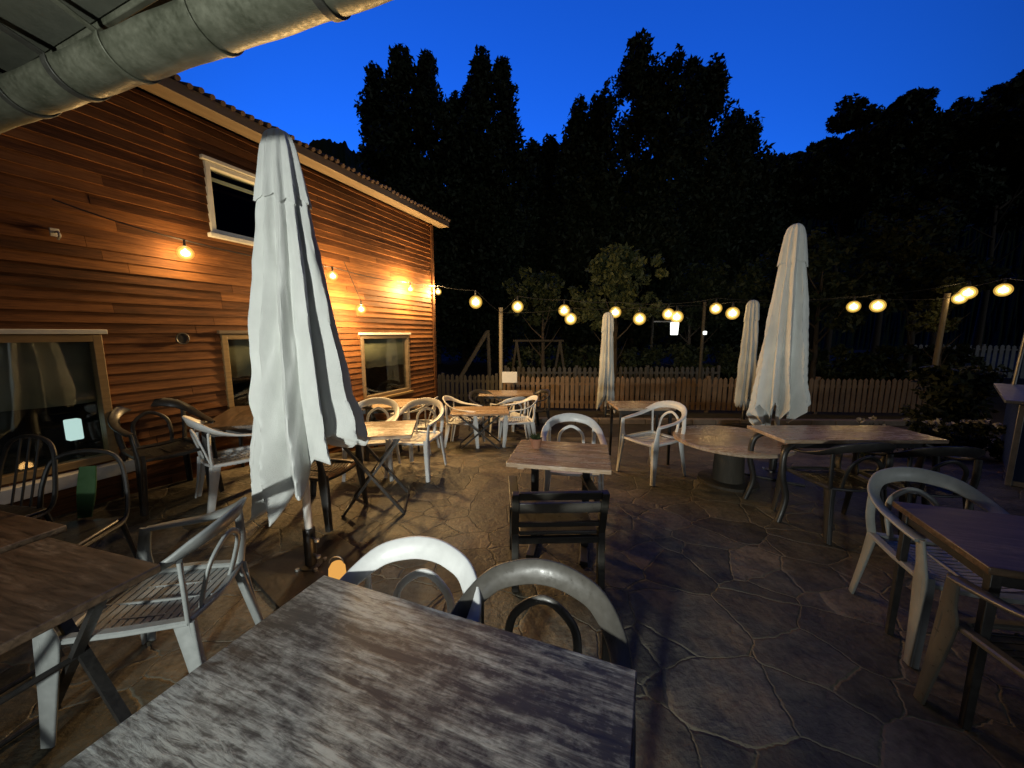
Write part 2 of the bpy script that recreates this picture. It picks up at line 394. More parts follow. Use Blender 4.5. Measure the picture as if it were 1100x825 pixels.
# ------------------------------------------------------------------ the timber house
house = thing('timber_house', (HC.x, HC.y, 0), math.atan2(-HD.y, -HD.x), 'reddish timber clad house with lit string bulbs along its wall', 'house')
WIN = [(4.74, 7.4, .60, 1.64), (3.10, 3.85, .66, 1.64), (.78, 1.93, .62, 1.62), (2.78, 3.84, 2.64, 3.32)]   # s0, s1, z0, z1
LEN, Z0, Z1, ROW = 9.5, -.45, 3.70, .084
mb = MB(); tones = []; rnd = random.Random(11)
z = Z0
while z < Z1-.001:
    zt = min(Z1, z+ROW)
    cuts = sorted({z, zt, *[q for wdw in WIN for q in (wdw[2], wdw[3]) if z < q < zt]})
    joints = [0.0]; x = rnd.uniform(.6, 2.6)
    while x < LEN: joints.append(x); x += rnd.uniform(1.8, 3.6)
    joints.append(LEN)
    row_t = [rnd.random() for _ in joints]
    wob = [rnd.uniform(-.0025, .0025) for _ in joints]
    for za, zb in zip(cuts, cuts[1:]):
        holes = [(wdw[0], wdw[1]) for wdw in WIN if wdw[2] < (za+zb)/2 < wdw[3]]
        for q in range(len(joints)-1):
            segs = [(joints[q]+.0015, joints[q+1]-.0015)]
            for h0, h1 in holes:
                ns = []
                for a, b in segs:
                    if h1 <= a or h0 >= b: ns.append((a, b)); continue
                    if a < h0: ns.append((a, h0))
                    if b > h1: ns.append((h1, b))
                segs = ns
            for a, b in segs:
                oa = .019-.016*((za-z)/ROW)+wob[q]; ob = .019-.016*((zb-z)/ROW)+wob[q]
                vsq = [(a, oa, za), (b, oa, za), (b, ob, zb), (a, ob, zb), (a, -.03, za), (b, -.03, za), (b, -.03, zb), (a, -.03, zb)]
                fq = [(3, 2, 1, 0), (0, 1, 5, 4), (1, 2, 6, 5), (3, 0, 4, 7), (2, 3, 7, 6)]
                mb.add(vsq, fq); tones += [row_t[q]]*len(fq)
    z = zt
wall = mb.build('wall', M['siding'], house, smooth=0)
at_ = wall.data.attributes.new('tone', 'FLOAT', 'FACE'); at_.data.foreach_set('value', tones)
# carcass behind the cladding: side, back and gable faces, dark rooms behind the windows
mb = MB()
mb.box((-.02, -3.5, 1.6), (.04, 6.9, 4.1)); mb.box((LEN+.02, -3.5, 1.6), (.04, 6.9, 4.1)); mb.box((LEN/2, -6.97, 1.6), (LEN, .04, 4.1))
mb.build('rear_wall', M['siding'], house, smooth=0)
mb = MB(); mb.bar((.0-.032, .012, Z0), (.0-.032, .012, Z1), .07, .06, up=(0, 1, 0)); mb.build('corner_board', M['siding'], house, bevel=.004)
mb = MB(); mb.box((LEN/2, -1.6, 1.6), (LEN-.1, .02, 4)); mb.box((LEN/2, -.9, Z0+.1), (LEN-.1, 1.4, .02)); mb.box((LEN/2, -.9, 2.15), (LEN-.1, 1.4, .2)); mb.box((LEN/2, -.9, 3.65), (LEN-.1, 1.4, .02))
mb.build('interior', M['dark_room'], house, smooth=0)
for k, (s0, s1, za, zb) in enumerate(WIN):
    up = k == 3
    dep = .09
    f = MB(); fm = M['jamb'] if k in (0, 1) else (M['fascia'] if k == 2 else M['sill'])
    th = .055 if not up else .045
    f.box((s0+th/2-.0, -.01, (za+zb)/2), (th, dep, zb-za)); f.box((s1-th/2, -.01, (za+zb)/2), (th, dep, zb-za))
    f.box(((s0+s1)/2, -.01, zb-th/2), (s1-s0-2*th, dep, th)); f.box(((s0+s1)/2, -.01, za+th/2), (s1-s0-2*th, dep, th))
    fr_ = f.build('window', fm, house, bevel=.003)
    f = MB(); f.box(((s0+s1)/2, .030, zb+.022), (s1-s0+.06, .05, .035)); f.build('head_trim', M['sill'] if k != 1 else M['fascia'], fr_, bevel=.003)
    f = MB()
    if k == 0: f.box(((s0+s1)/2-.03, .045, za-.07), (s1-s0+.10, .13, .10))
    else: f.box(((s0+s1)/2, .04, za-.02), (s1-s0+.06, .06, .04))
    f.build('sill', M['sill'] if k in (0, 3) else M['jamb'], fr_, bevel=.004)
    f = MB(); f.box(((s0+s1)/2, -.026, (za+zb)/2), (s1-s0-2*th, .006, zb-za-2*th)); f.build('pane', M['glass'], fr_, smooth=0)
    if not up:
        bh = (.47, .42, .46)[k]*(zb-za)
        f = MB(); nn = 40; vs = []; fs = []
        for i in range(nn+1):
            x = s0+th+(s1-s0-2*th)*i/nn; y = -.045+.0012*math.sin(i*.7)
            vs += [(x, y, zb-th), (x, y, zb-th-bh-.006*math.sin(i*.6))]
        for i in range(nn): fs.append((2*i, 2*i+1, 2*i+3, 2*i+2))
        f.add(vs, fs); f.build('roller_blind', M['blind'], fr_, solid=.003)
    else:
        f = MB(); f.box(((s0+s1)/2, -.055, zb-.13), (s1-s0-2*th, .03, .03)); f.build('muntin', M['sill'], fr_)
# roof: eave fascia, soffit and tile courses
mb = MB(); mb.box((LEN/2-.1, .20, 3.775), (LEN+.55, .03, .10)); mb.box((LEN/2-.1, .095, 3.735), (LEN+.5, .19, .02)); fas = mb.build('fascia', M['fascia'], house, bevel=.004)
mb = MB(); rnd = random.Random(5); pitch = R(17)
nt_ = 110
mb.box((LEN/2-.1, -1.83, 4.40), (LEN+.5, 4.25, .05), rx=-pitch)
for r_ in range(3):
    for i in range(nt_):
        x = -.35+(LEN+.5)*i/nt_; y = .22-.34*r_; zz = 3.835+.34*r_*math.tan(pitch)+rnd.uniform(-.008, .018)
        path = [(x, y+.02, zz), (x, y-.36, zz+.38*math.tan(pitch)+.02)]
        mb.tube(path, [.024, .021], 8)
mb.box((LEN/2-.1, -5.4, 4.43), (LEN+.5, 3.9, .05), rx=pitch)
mb.build('roof', M['tile'], house, smooth=50)
# small fixtures on the cladding
p = wallpt(4.20, .03, 1.60); e = thing('wall_vent', p, house.rotation_euler.z, 'small dark round vent on the timber wall between two lower windows', 'vent')
mb = MB(); mb.tube([(0, -.01, 0), (0, .02, 0)], .042, 14); mb.build('cover', M['black_metal'], e)
mb = MB(); mb.tube([(.05*math.cos(a), .022, .05*math.sin(a)) for a in np.linspace(0, 2*PI, 20)[:-1]], .006, 6, True); mb.build('rim', M['dark_wood'], e)
p = wallpt(4.91, .03, 2.39); e = thing('cable_hook', p, house.rotation_euler.z, 'tiny pale metal hook high on the timber wall', 'hook')
mb = MB(); mb.tube(cat([(0, -.01, 0), (0, .05, 0), (0, .07, -.03), (0, .04, -.05)], 5), .008, 6); mb.build('hook', M['white_metal'], e)
mb = MB(); mb.box((0, 0, 0), (.05, .012, .06)); mb.build('back_plate', M['white_metal'], e, bevel=.002)

# lamp on the inner sill of the big window
p = wallpt(4.915, -.155, .74); e = thing('table_lamp', (p.x, p.y, .64), house.rotation_euler.z, 'small lamp with glowing white shade inside the big lower window', 'lamp')
mb = MB(); mb.lathe([(.04, 0), (.04, .012), (.009, .025), (.009, .14)], 16); mb.build('lamp_base', M['black_metal'], e)
mb = MB(); mb.box((0, 0, .235), (.085, .07, .17)); mb.build('lamp_shade', M['lamp_white'], e, bevel=.01)
mb = MB(); mb.box((-.2, .06, .04), (2.6, .20, .04)); sb = mb.build('shelf', M['dark_wood'], house)
sb.location = house.matrix_world.inverted() @ Vector((0, 0, 0)); sb.location = (5.5+.6, -.30, .578)

# ------------------------------------------------------------------ canopy over the camera with its gutter
gd = Vector((-.947, .322, 0)).normalized(); gn = Vector((.322, .947, 0)).normalized()     # along the gutter, outwards
cano = thing('canopy_roof', (-.9, -.4, 2.5), 0, 'weathered canopy eave with round metal gutter at upper left', 'canopy')
O = cano.location
def gp(t_, out, z): return Vector((-.34, 1.06, z)) + gd*t_ + gn*out - O     # t_ runs left
mb = MB(); r0 = .082; seg = 14; vs = []; fs = []; nL = 60
for i in range(nL+1):
    t_ = -.12+3.4*i/nL
    for k in range(seg+1):
        a = PI*(1.02+.98*k/seg*1.0)-.0
        vs.append(gp(t_, r0*math.cos(a), 2.582+r0*math.sin(a)+.002*math.sin(i*1.3)))
for i in range(nL):
    for k in range(seg): fs.append((i*(seg+1)+k, i*(seg+1)+k+1, (i+1)*(seg+1)+k+1, (i+1)*(seg+1)+k))
mb.add(vs, fs); gut = mb.build('gutter', M['zinc'], cano, solid=.004)
mb = MB(); mb.tube([gp(-.12, r0, 2.59), gp(3.28, r0, 2.59)], .011, 8); mb.build('gutter_bead', M['zinc'], gut)
mb = MB()
for k in range(seg+1): pass
cap = [gp(-.12, r0*math.cos(PI+PI*k/seg), 2.582+r0*math.sin(PI+PI*k/seg)) for k in range(seg+1)]
mb.add(cap+[c+gd*.004 for c in cap], [tuple(range(seg+1)), tuple(range(2*seg+1, seg, -1))]); mb.build('end_cap', M['zinc'], gut)
for t_, wd, mt in ((.16, .028, 'zinc_dark'), (.58, .022, 'zinc'), (.98, .022, 'zinc'), (1.28, .03, 'zinc_dark'), (1.62, .03, 'zinc_dark'), (2.1, .03, 'zinc_dark')):
    arc = [gp(t_, (r0+.005)*math.cos(PI+PI*k/20), 2.582+(r0+.005)*math.sin(PI+PI*k/20)) for k in range(21)]
    arc = [gp(t_, -r0-.14, 2.62)] + arc
    MB().band(arc, [gd]*22, [wd]*22, .007).build('gutter_bracket', M[mt], gut)
# roof boards behind the gutter, drip strip and soffit
e0 = Vector((-2.05, 1.63, 2.63)); e1 = Vector((-1.10, 1.24, 2.63)); ed = (e1-e0).normalized(); en = Vector((-ed.y, ed.x, 0))
A = e0-ed*1.6; B = e1+ed*3.2
def slab(a, b, w_, z0, z1, name, mat, bev=.004):
    q = [a, b, b-en*w_, a-en*w_]
    vs = [(v_.x-O.x, v_.y-O.y, z0-O.z) for v_ in q]+[(v_.x-O.x, v_.y-O.y, z1-O.z) for v_ in q]
    return MB().add(vs, [(3, 2, 1, 0), (4, 5, 6, 7), (0, 1, 5, 4), (1, 2, 6, 5), (2, 3, 7, 6), (3, 0, 4, 7)]).build(name, mat, cano, bevel=bev)
slab(A, B, 2.9, 2.635, 2.66, 'soffit', M['soffit'])
slab(A+en*.022, B+en*.022, .02, 2.62, 2.67, 'drip_strip', M['zinc'])
slab(A+en*.10, B+en*.10, .074, 2.64, 2.69, 'eave_board', M['old_wood'])
# roof sheet sloping up away from the gutter
gA, gB = gp(3.3, .05, 2.70)+O, gp(-2.0, .05, 2.70)+O
q = [gA, gB, gB-gn*3.4+Vector((0, 0, 1.15)), gA-gn*3.4+Vector((0, 0, 1.15))]
vs = [v_-O for v_ in q]+[v_-O+Vector((0, 0, .05)) for v_ in q]
MB().add(vs, [(3, 2, 1, 0), (4, 5, 6, 7), (0, 1, 5, 4), (1, 2, 6, 5), (2, 3, 7, 6), (3, 0, 4, 7)]).build('roof_sheet', M['old_wood'], cano)
mb = MB()
for t_ in np.arange(-.3, 3.4, .55):
    a = gp(t_, -.1, 2.70); b = gp(t_, -3.2, 2.70+1.05); mb.bar(a, b, .07, .09)
mb.build('rafters', M['old_wood'], cano)
for t_ in (-1.9, 3.2):
    a = gp(t_, -2.6, 0); MB().box((a.x, a.y, -2.5+1.6), (.14, .14, 3.2)).build('post', M['old_wood'], cano, bevel=.006)
# assumed lamp, unseen behind the viewer, added to light the foreground
e = thing('assumed_canopy_lamp', (-1.45, -2.45, 1.34), R(-13), 'assumed dark metal floodlight, unseen, hanging under the canopy roof to light the foreground', 'lamp')
mb = MB(); mb.box((0, 0, 0), (.26, .09, .20), rx=R(-4)); mb.build('housing', M['black_metal'], e, bevel=.01)
mb = MB(); mb.box((0, .049, -.012), (.22, .006, .16), rx=R(-4)); mb.build('lens', emit('assumed_lamp_lens', (1, .97, .88), 4.0, .6), e)
mb = MB(); mb.tube([(0, 0, .09), (0, 0, 1.30)], .012, 8); mb.build('hanging_rod', M['black_metal'], e)
ld = bpy.data.lights.new('assumed_canopy_light', 'SPOT'); ld.energy = ASSUMED_LAMP_W; ld.color = (.96, 1.0, .93); ld.shadow_soft_size = .10; ld.spot_size = R(68); ld.spot_blend = .85  # foreground light thrown by the assumed lamp
lo = bpy.data.objects.new('assumed_canopy_light', ld); col.objects.link(lo); lo.parent = e; lo.location = (0, .09, -.02); lo.rotation_euler = (R(90), 0, 0)

# ------------------------------------------------------------------ chairs
def make_chair(mat, label, cat_='chair', name='plastic_armchair', group=None):
    e = thing(name, (0, 0, 0), 0, label, cat_, group)
    # seat: curved cross slats in a frame
    mb = MB(); W, NS = .42, 13
    for i in range(NS):
        y0 = -.225+.435*i/NS; y1 = y0+.435/NS-.008; n = 10; vs = []; fs = []
        for k in range(n+1):
            x = -W/2+W*k/n; u = 2*k/n-1
            def zz(y): return .435-.018*(1-u*u)-.012*math.sin(PI*(y+.225)/.435)+(.012 if y < -.2 else 0)*-1
            cv = .03*(1-u*u)
            vs += [(x, y0-cv+.015, zz(y0)), (x, y1-cv+.015, zz(y1)), (x, y0-cv+.015, zz(y0)-.012), (x, y1-cv+.015, zz(y1)-.012)]
        for k in range(n):
            a = 4*k; b = a+4
            fs += [(a, b, b+1, a+1), (a+2, a+3, b+3, b+2), (a, a+2, b+2, b), (a+1, b+1, b+3, a+3)]
        fs += [(0, 1, 3, 2), (4*n, 4*n+2, 4*n+3, 4*n+1)]
        mb.add(vs, fs)
    for sx in (-1, 1):
        mb.band([(sx*.218, -.235, .428), (sx*.222, 0, .434), (sx*.205, .225, .436)], [(1, 0, 0)]*3, [.045]*3, .026)
    mb.band(cat([(-.235, -.238, .425), (-.12, -.262, .426), (0, -.268, .424), (.12, -.262, .426), (.235, -.238, .425)], 4), [(0, 1, .1)]*17, [.05]*17, .024)
    mb.band(cat([(-.205, .215, .436), (0, .232, .425), (.205, .215, .436)], 4), [(0, 1, .2)]*9, [.04]*9, .02)
    for i in (-.11, 0, .11): mb.band([(i, -.24, .408), (i, .21, .408)], [(1, 0, 0)]*2, [.014]*2, .012)
    mb.build('seat', mat, e, smooth=40)
    # one rim: arm - back - arm
    ctrl = [(.262, -.235, .640), (.272, -.12, .652), (.272, .04, .672), (.252, .17, .715), (.185, .262, .770), (.09, .305, .795), (0, .318, .802)]
    wvc = [(1, 0, -.1), (1, 0, .05), (1, .1, .25), (.85, .35, .7), (.3, .42, .95), (.08, .38, 1), (0, .36, 1)]
    wdc = [.052, .056, .058, .066, .078, .084, .086]
    full = ctrl+[(-a, b, c) for a, b, c in ctrl[-2::-1]]; fw = wvc+[(-a, b, c) for a, b, c in wvc[-2::-1]]
    # keep the width vector continuous round the back
    fw = [(a, b, c) if i <= 6 else (a, b, c) for i, (a, b, c) in enumerate(fw)]
    fd = wdc+wdc[-2::-1]
    P = cat(full, 6); W_ = cat(fw, 6); D_ = [q.x for q in cat([(d, 0, 0) for d in fd], 6)]
    mb = MB(); mb.band(P, W_, D_, .017); mb.build('arm_rail', mat, e, smooth=50)
    # back: inner arch loop and two struts
    mb = MB()
    arch = cat([(-.115, .215, .43), (-.125, .245, .54), (-.105, .275, .65), (0, .292, .715), (.105, .275, .65), (.125, .245, .54), (.115, .215, .43)], 6)
    nrm = [Vector((p.x*1.0, 0.0, .35*(p.z-.5))) + Vector((0, .02, 0)) for p in arch]
    mb.band(arch, [((p.x if abs(p.x) > .03 else math.copysign(.03, p.x or 1)), .03, max(0, p.z-.56)*1.2) if True else 0 for p in arch] if False else [(0.0+p.x*2.0, .05, .9*max(0.02, (p.z-.5))) for p in arch], [.030]*len(arch), .014)
    mb.build('back_loop', mat, e, smooth=50)
    for sx in (-1, 1):
        MB().band(cat([(sx*.205, .218, .43), (sx*.222, .228, .56), (sx*.222, .225, .72)], 5), [(.9, .45*sx, 0)]*11, [.042]*11, .016).build('back_strut', mat, e, smooth=50)
    for sx in (-1, 1):
        # front leg: wide blade up to the arm, L-shaped
        mb = MB()
        pth = cat([(sx*.262, -.235, .645), (sx*.252, -.248, .52), (sx*.246, -.25, .42), (sx*.256, -.268, .2), (sx*.268, -.285, .004)], 5)
        wd_ = [q.x for q in cat([(.05, 0, 0), (.062, 0, 0), (.085, 0, 0), (.062, 0, 0), (.046, 0, 0)], 5)]
        mb.band(pth, [(0, 1, 0)]*len(pth), wd_, .016)
        mb.band([p+Vector((-sx*.016, -.02, 0)) for p in pth[8:]], [(1, 0, 0)]*len(pth[8:]), [q*.62 for q in wd_[8:]], .014)
        mb.build('leg', mat, e, smooth=50)
        mb = MB()
        pth = cat([(sx*.212, .205, .43), (sx*.222, .232, .25), (sx*.24, .275, .004)], 6)
        wd_ = [q.x for q in cat([(.08, 0, 0), (.058, 0, 0), (.042, 0, 0)], 6)]
        mb.band(pth, [(0, 1, 0)]*len(pth), wd_, .016); mb.band([p+Vector((-sx*.014, .02, 0)) for p in pth], [(1, 0, 0)]*len(pth), [q*.62 for q in wd_], .014)
        mb.build('leg', mat, e, smooth=50)
    return e

def put(e, x, y, deg, first, label, group):
    z = g(x, y)
    if first: e.location = (x, y, z); e.rotation_euler = (0, 0, R(deg)); e['label'] = label; e['group'] = group; return e
    return dup(e, (x, y, z), R(deg), label, group)

GW = 'white plastic armchairs on the patio'
wc = make_chair(M['plastic_white'], 'x'); 
for i, (x, y, a, lb) in enumerate([
    (-.425, 1.075, -17, 'white plastic armchair tucked under the far edge of the near chalky table'),
    (-2.46, 3.22, 140, 'white plastic armchair at the brown table set against the timber wall'),
    (1.66, 4.24, -61, 'white plastic armchair standing before the narrow legged table beside the round low table'),
    (.57, 3.40, -6, 'white plastic armchair tucked behind the plank table holding the small potted plant'),
    (-1.13, 4.32, -12, 'right one of two white plastic armchairs behind the pale cross-legged table'),
    (-1.62, 4.22, 6, 'left one of two white plastic armchairs behind the pale cross-legged table'),
    (-.80, 6.05, 84, 'white plastic armchair between the half barrel and a pale far table'),
    (.10, 6.18, -80, 'white plastic armchair to the right of the far table near the barrel'),
    (-.06, 7.02, -150, 'white plastic armchair in front of the dim far table by the signpost'),
    (-1.42, 5.35, -95, 'white plastic armchair at the table under the far right house window'),
    ]):
    put(wc, x, y, a, i == 0, lb, GW)
GG = 'grey plastic armchairs on the patio'
gc = make_chair(M['plastic_grey'], 'x')
for i, (x, y, a, lb) in enumerate([
    (-1.63, 1.60, -80, 'grey plastic armchair with slatted seat beside the brown table at left'),
    (2.33, 1.86, -17, 'grey plastic armchair behind the right foreground brown table'),
    ]):
    put(gc, x, y, a, i == 0, lb, GG)
GK = 'dark plastic armchairs on the patio'
uc = make_chair(M['plastic_umber'], 'taupe plastic armchair tucked under the near chalky table, right of the white one')
uc.location = (.03, .925, 0); uc.rotation_euler = (0, 0, R(-17)); uc['group'] = GK
put(uc, 2.07, 1.16, 172, False, 'taupe plastic armchair nearest the camera at the right foreground table', GK)

dc = make_chair(M['plastic_dark'], 'x')
for i, (x, y, a, lb) in enumerate([
    (-3.0, 3.12, 60, 'dark plastic armchair in the corner between timber wall and wall table'),
    (-1.75, 3.22, 78, 'dark plastic armchair behind the big left umbrella at the cross-legged table'),
    (2.72, 3.02, 180, 'left one of two dark plastic armchairs under the long shiny table'),
    (3.28, 2.92, 172, 'right one of two dark plastic armchairs under the long shiny table'),
    (-.55, 7.45, 30, 'dark plastic armchair at the left of the dim far table by the signpost'),
    (.45, 7.6, -60, 'dark plastic armchair at the right of the dim far table by the signpost'),
    (-1.95, 5.0, 150, 'dark plastic armchair in front of the table under the far right house window'),
    ]):
    put(dc, x, y, a, i == 0, lb, GK)

# black metal chairs at far left
def metal_chair(green):
    e = thing('metal_chair', (0, 0, 0), 0, 'x', 'chair', 'black metal chairs by the big window')
    mb = MB(); mb.tube(cat([(-.23, -.2, .45), (-.24, .0, .45), (-.22, .2, .46), (-.205, .26, .68), (-.15, .29, .83), (0, .30, .87), (.15, .29, .83), (.205, .26, .68), (.22, .2, .46), (.24, 0, .45), (.23, -.2, .45)], 6), .012, 8); mb.build('back_frame', M['black_metal'], e)
    mb = MB(); vs = []
    for r_ in (.03, -.0):
        pass
    mb.box((0, 0, .452), (.42, .42, .024)); mb.build('seat', M['black_metal'], e, bevel=.01)
    if green:
        mb = MB(); pth = [(0, .215+.075*k/6+.01, .47+.30*k/6) for k in range(7)]; mb.band(pth, [(1, 0, 0)]*7, [.07, .08, .09, .095, .095, .09, .085], .012); mb.build('back_panel', M['green'], e)
    else:
        mb = MB()
        for x in (-.07, 0, .07): mb.tube([(x, .205, .46), (x, .295, .865)], .007, 6)
        mb.build('back_spindles', M['black_metal'], e)
    for sx in (-1, 1):
        mb = MB(); mb.tube([(sx*.2, -.19, .45), (sx*.23, -.23, .005)], [.014, .011], 8); mb.build('leg', M['black_metal'], e)
        mb = MB(); mb.tube([(sx*.2, .19, .45), (sx*.23, .27, .005)], [.014, .011], 8); mb.build('leg', M['black_metal'], e)
    return e
e = metal_chair(False); e.location = (-3.0, 1.93, g(-3.0, 1.93)); e.rotation_euler = (0, 0, R(-8)); e['label'] = 'black metal chair with plain curved back below the big window'
e = metal_chair(True); e.location = (-2.56, 1.93, g(-2.56, 1.93)); e.rotation_euler = (0, 0, R(14)); e['label'] = 'black metal chair with a green back panel below the big window'

# dark wooden armchair seen from behind
e = thing('wooden_armchair', (.29, 2.47, 0), R(182), 'dark wooden armchair with its back to the camera at the plank table', 'chair')
e.scale = (1.03, 1, .87)
W_ = .27
for sx in (-1, 1):
    MB().bar((sx*W_, .25, 0), (sx*W_, .22, .44), .045, .05, up=(0, 1, 0)).bar((sx*W_, .22, .44), (sx*W_, .29, .78), .045, .05, up=(0, 1, 0)).build('leg', M['dark_wood'], e, bevel=.005)
    MB().bar((sx*W_, -.23, 0), (sx*W_, -.23, .63), .045, .05, up=(0, 1, 0)).build('leg', M['dark_wood'], e, bevel=.005)
    MB().box((sx*W_, -.0, .645), (.065, .53, .026)).build('armrest', M['dark_wood'], e, bevel=.006)
MB().box((0, 0, .435), (.49, .46, .03)).build('seat', M['plastic_umber'], e, bevel=.008)
MB().box((0, .285, .755), (.50, .028, .06), rx=-.2).build('top_rail', M['dark_wood'], e, bevel=.004)
MB().box((0, .268, .655), (.50, .018, .085), rx=-.2).build('back_panel', M['plastic_umber'], e, bevel=.004)
MB().box((0, .25, .52), (.50, .024, .035)).build('lower_rail', M['dark_wood'], e, bevel=.004)
for y_ in (-.23, .235): MB().box((0, y_, .39), (.5, .03, .05)).build('apron', M['dark_wood'], e, bevel=.003)

# ------------------------------------------------------------------ tables
def table(x, y, deg, w_, d_, h, top, style, label, planks=0, name='table', group='rectangular patio tables', th=.032):
    e = thing(name, (x, y, g(x, y)), R(deg), label, 'table', group)
    mb = MB()
    if planks:
        bw = d_/planks
        for i in range(planks): mb.box((0, -d_/2+bw*(i+.5), h-th/2), (w_, bw-.006, th))
        mb.box((-w_*.36, 0, h-th-.011), (.05, d_*.9, .02)); mb.box((w_*.36, 0, h-th-.011), (.05, d_*.9, .02))
    else: mb.box((0, 0, h-th/2), (w_, d_, th))
    mb.build('tabletop', top, e, bevel=.005)
    hz = h-th-.002; bm = M['black_metal']
    if style == 'cross':
        for sy in (-1, 1):
            yy = sy*d_*.36
            MB().bar((-w_*.36, yy, hz), (w_*.36, yy+sy*.012, .012), .022, .036, up=(0, 1, 0)).build('leg', bm, e)
            MB().bar((w_*.36, yy-sy*.014, hz), (-w_*.36, yy-sy*.014, .012), .022, .036, up=(0, 1, 0)).build('leg', bm, e)
        for x_, z_ in ((-w_*.36, .02), (w_*.36, .02), (0, hz/2)): MB().tube([(x_, -d_*.38, z_), (x_, d_*.38, z_)], .012, 8).build('stretcher', bm, e)
    elif style == 'twin':
        for sx in (-1, 1):
            MB().bar((sx*w_*.27, 0, .03), (sx*w_*.27, 0, hz), .055, .055, up=(0, 1, 0)).build('leg', bm, e, bevel=.004)
            MB().box((sx*w_*.27, 0, .018), (.06, d_*.78, .03)).build('foot_bar', bm, e, bevel=.004); MB().box((sx*w_*.27, 0, hz-.016), (.05, d_*.7, .03)).build('top_bar', bm, e, bevel=.004)
        MB().bar((-w_*.27, 0, .30), (w_*.27, 0, .30), .03, .03).build('stretcher', bm, e)
    elif style == 'four':
        for sx in (-1, 1):
            for sy in (-1, 1):
                MB().bar((sx*(w_/2-.05), sy*(d_/2-.05), hz), (sx*(w_/2-.045), sy*(d_/2-.045), 0), .036, .036, up=(0, 1, 0), w2=.028, t2=.028).build('leg', bm, e, bevel=.003)
        for sy in (-1, 1): MB().box((0, sy*(d_/2-.05), hz-.03), (w_-.14, .02, .055)).build('apron', bm, e)
        for sx in (-1, 1): MB().box((sx*(w_/2-.05), 0, hz-.03), (.02, d_-.14, .055)).build('apron', bm, e)
    elif style == 'curved':
        for sx in (-1, 1):
            for sy in (-1, 1):
                X, Y = sx*w_/2, sy*d_/2
                MB().tube(cat([(X*.80, Y*.72, hz-.02), (X*.93, Y*.80, hz-.09), (X*.95, Y*.85, hz*.6), (X*.88, Y*.85, hz*.3), (X*.96, Y*.9, .0)], 6), [.026]*25, 10).build('leg', bm, e)
        for sy in (-1, 1): MB().box((0, sy*(d_*.36), hz-.03), (w_*.8, .02, .055)).build('apron', bm, e)
    return e
table(-.335, .70, -21, 1.12, .84, .75, M['top_chalk'], 'twin', 'chalky grey weathered tabletop filling the near foreground', th=.036)
table(-1.83, 1.09, -16, .72, .76, .75, M['top_brown'], 'cross', 'brown worn table at left beside the grey slatted chair')
table(-2.52, 1.50, -16, .58, .58, .70, M['top_brown'], 'cross', 'small brown table partly cut by the left edge of the frame')
table(-2.58, 3.60, 112, 1.05, .55, .70, M['top_brown'], 'four', 'brown table standing lengthwise against the timber wall')
table(-1.30, 3.42, 10, .74, .58, .76, M['top_plank'], 'cross', 'pale wooden table with black crossed legs behind the big left umbrella')
table(-1.86, 5.62, 14, .88, .66, .74, M['top_plank'], 'four', 'pale table under the far right house window')
table(-.52, 5.92, 4, .92, .62, .62, M['top_plank'], 'cross', 'pale far table between two white chairs near the half barrel')
table(-.12, 7.95, 0, 1.15, .65, .74, M['top_plank'], 'four', 'dim far table in front of the signpost fence')
table(.37, 2.73, -12, .72, .60, .75, M['top_plank'], 'twin', 'pale plank table in the middle holding a small potted plant', planks=5)
table(1.68, 4.80, 0, .72, .52, .76, M['top_plank'], 'four', 'narrow pale table behind the lone white chair')
table(3.02, 3.33, 0, 1.40, .52, .75, M['top_plank'], 'curved', 'long dark-framed table with shiny top and curved black legs')
table(2.42, 1.46, -20, .98, .62, .75, M['top_brown'], 'four', 'brown worn table at the right edge of the foreground')
# low round table
e = thing('round_table', (2.42, 4.0, 0), 0, 'low round wooden table beside the right umbrella', 'table')
mb = MB(); mb.lathe([(0, .46), (.57, .46), (.59, .47), (.59, .495), (.575, .505), (0, .505)], 64); mb.build('tabletop', M['top_plank'], e, smooth=30)
mb = MB(); mb.lathe([(.16, .03), (.14, .455)], 32); mb.build('drum', M['old_wood'], e)
mb = MB(); mb.lathe([(0, 0), (.30, 0), (.30, .03), (0, .03)], 40); mb.build('base', M['old_wood'], e, smooth=30)

# potted plant on the plank table
e = thing('potted_plant', (.19, 2.86, .75), 0, 'tiny green plant in a brown pot on the plank table', 'plant')
mb = MB(); mb.lathe([(0, 0), (.034, 0), (.044, .06), (.048, .062), (.048, .078), (.040, .078), (.038, .066), (0, .066)], 20); mb.build('pot', M['terracotta'], e)
mb = MB(); rnd = random.Random(8)
for i in range(90):
    a, b = rnd.uniform(0, 2*PI), rnd.uniform(.15, 1.35); L = rnd.uniform(.03, .07)
    d = Vector((math.cos(a)*math.cos(b), math.sin(a)*math.cos(b), math.sin(b))); s_ = d.orthogonal().normalized()*.007; o_ = Vector((0, 0, .066))
    mb.add([o_, o_+d*L*.5+s_, o_+d*L, o_+d*L*.5-s_], [(0, 1, 2, 3)])
mb.build('foliage', M['shrub'], e)
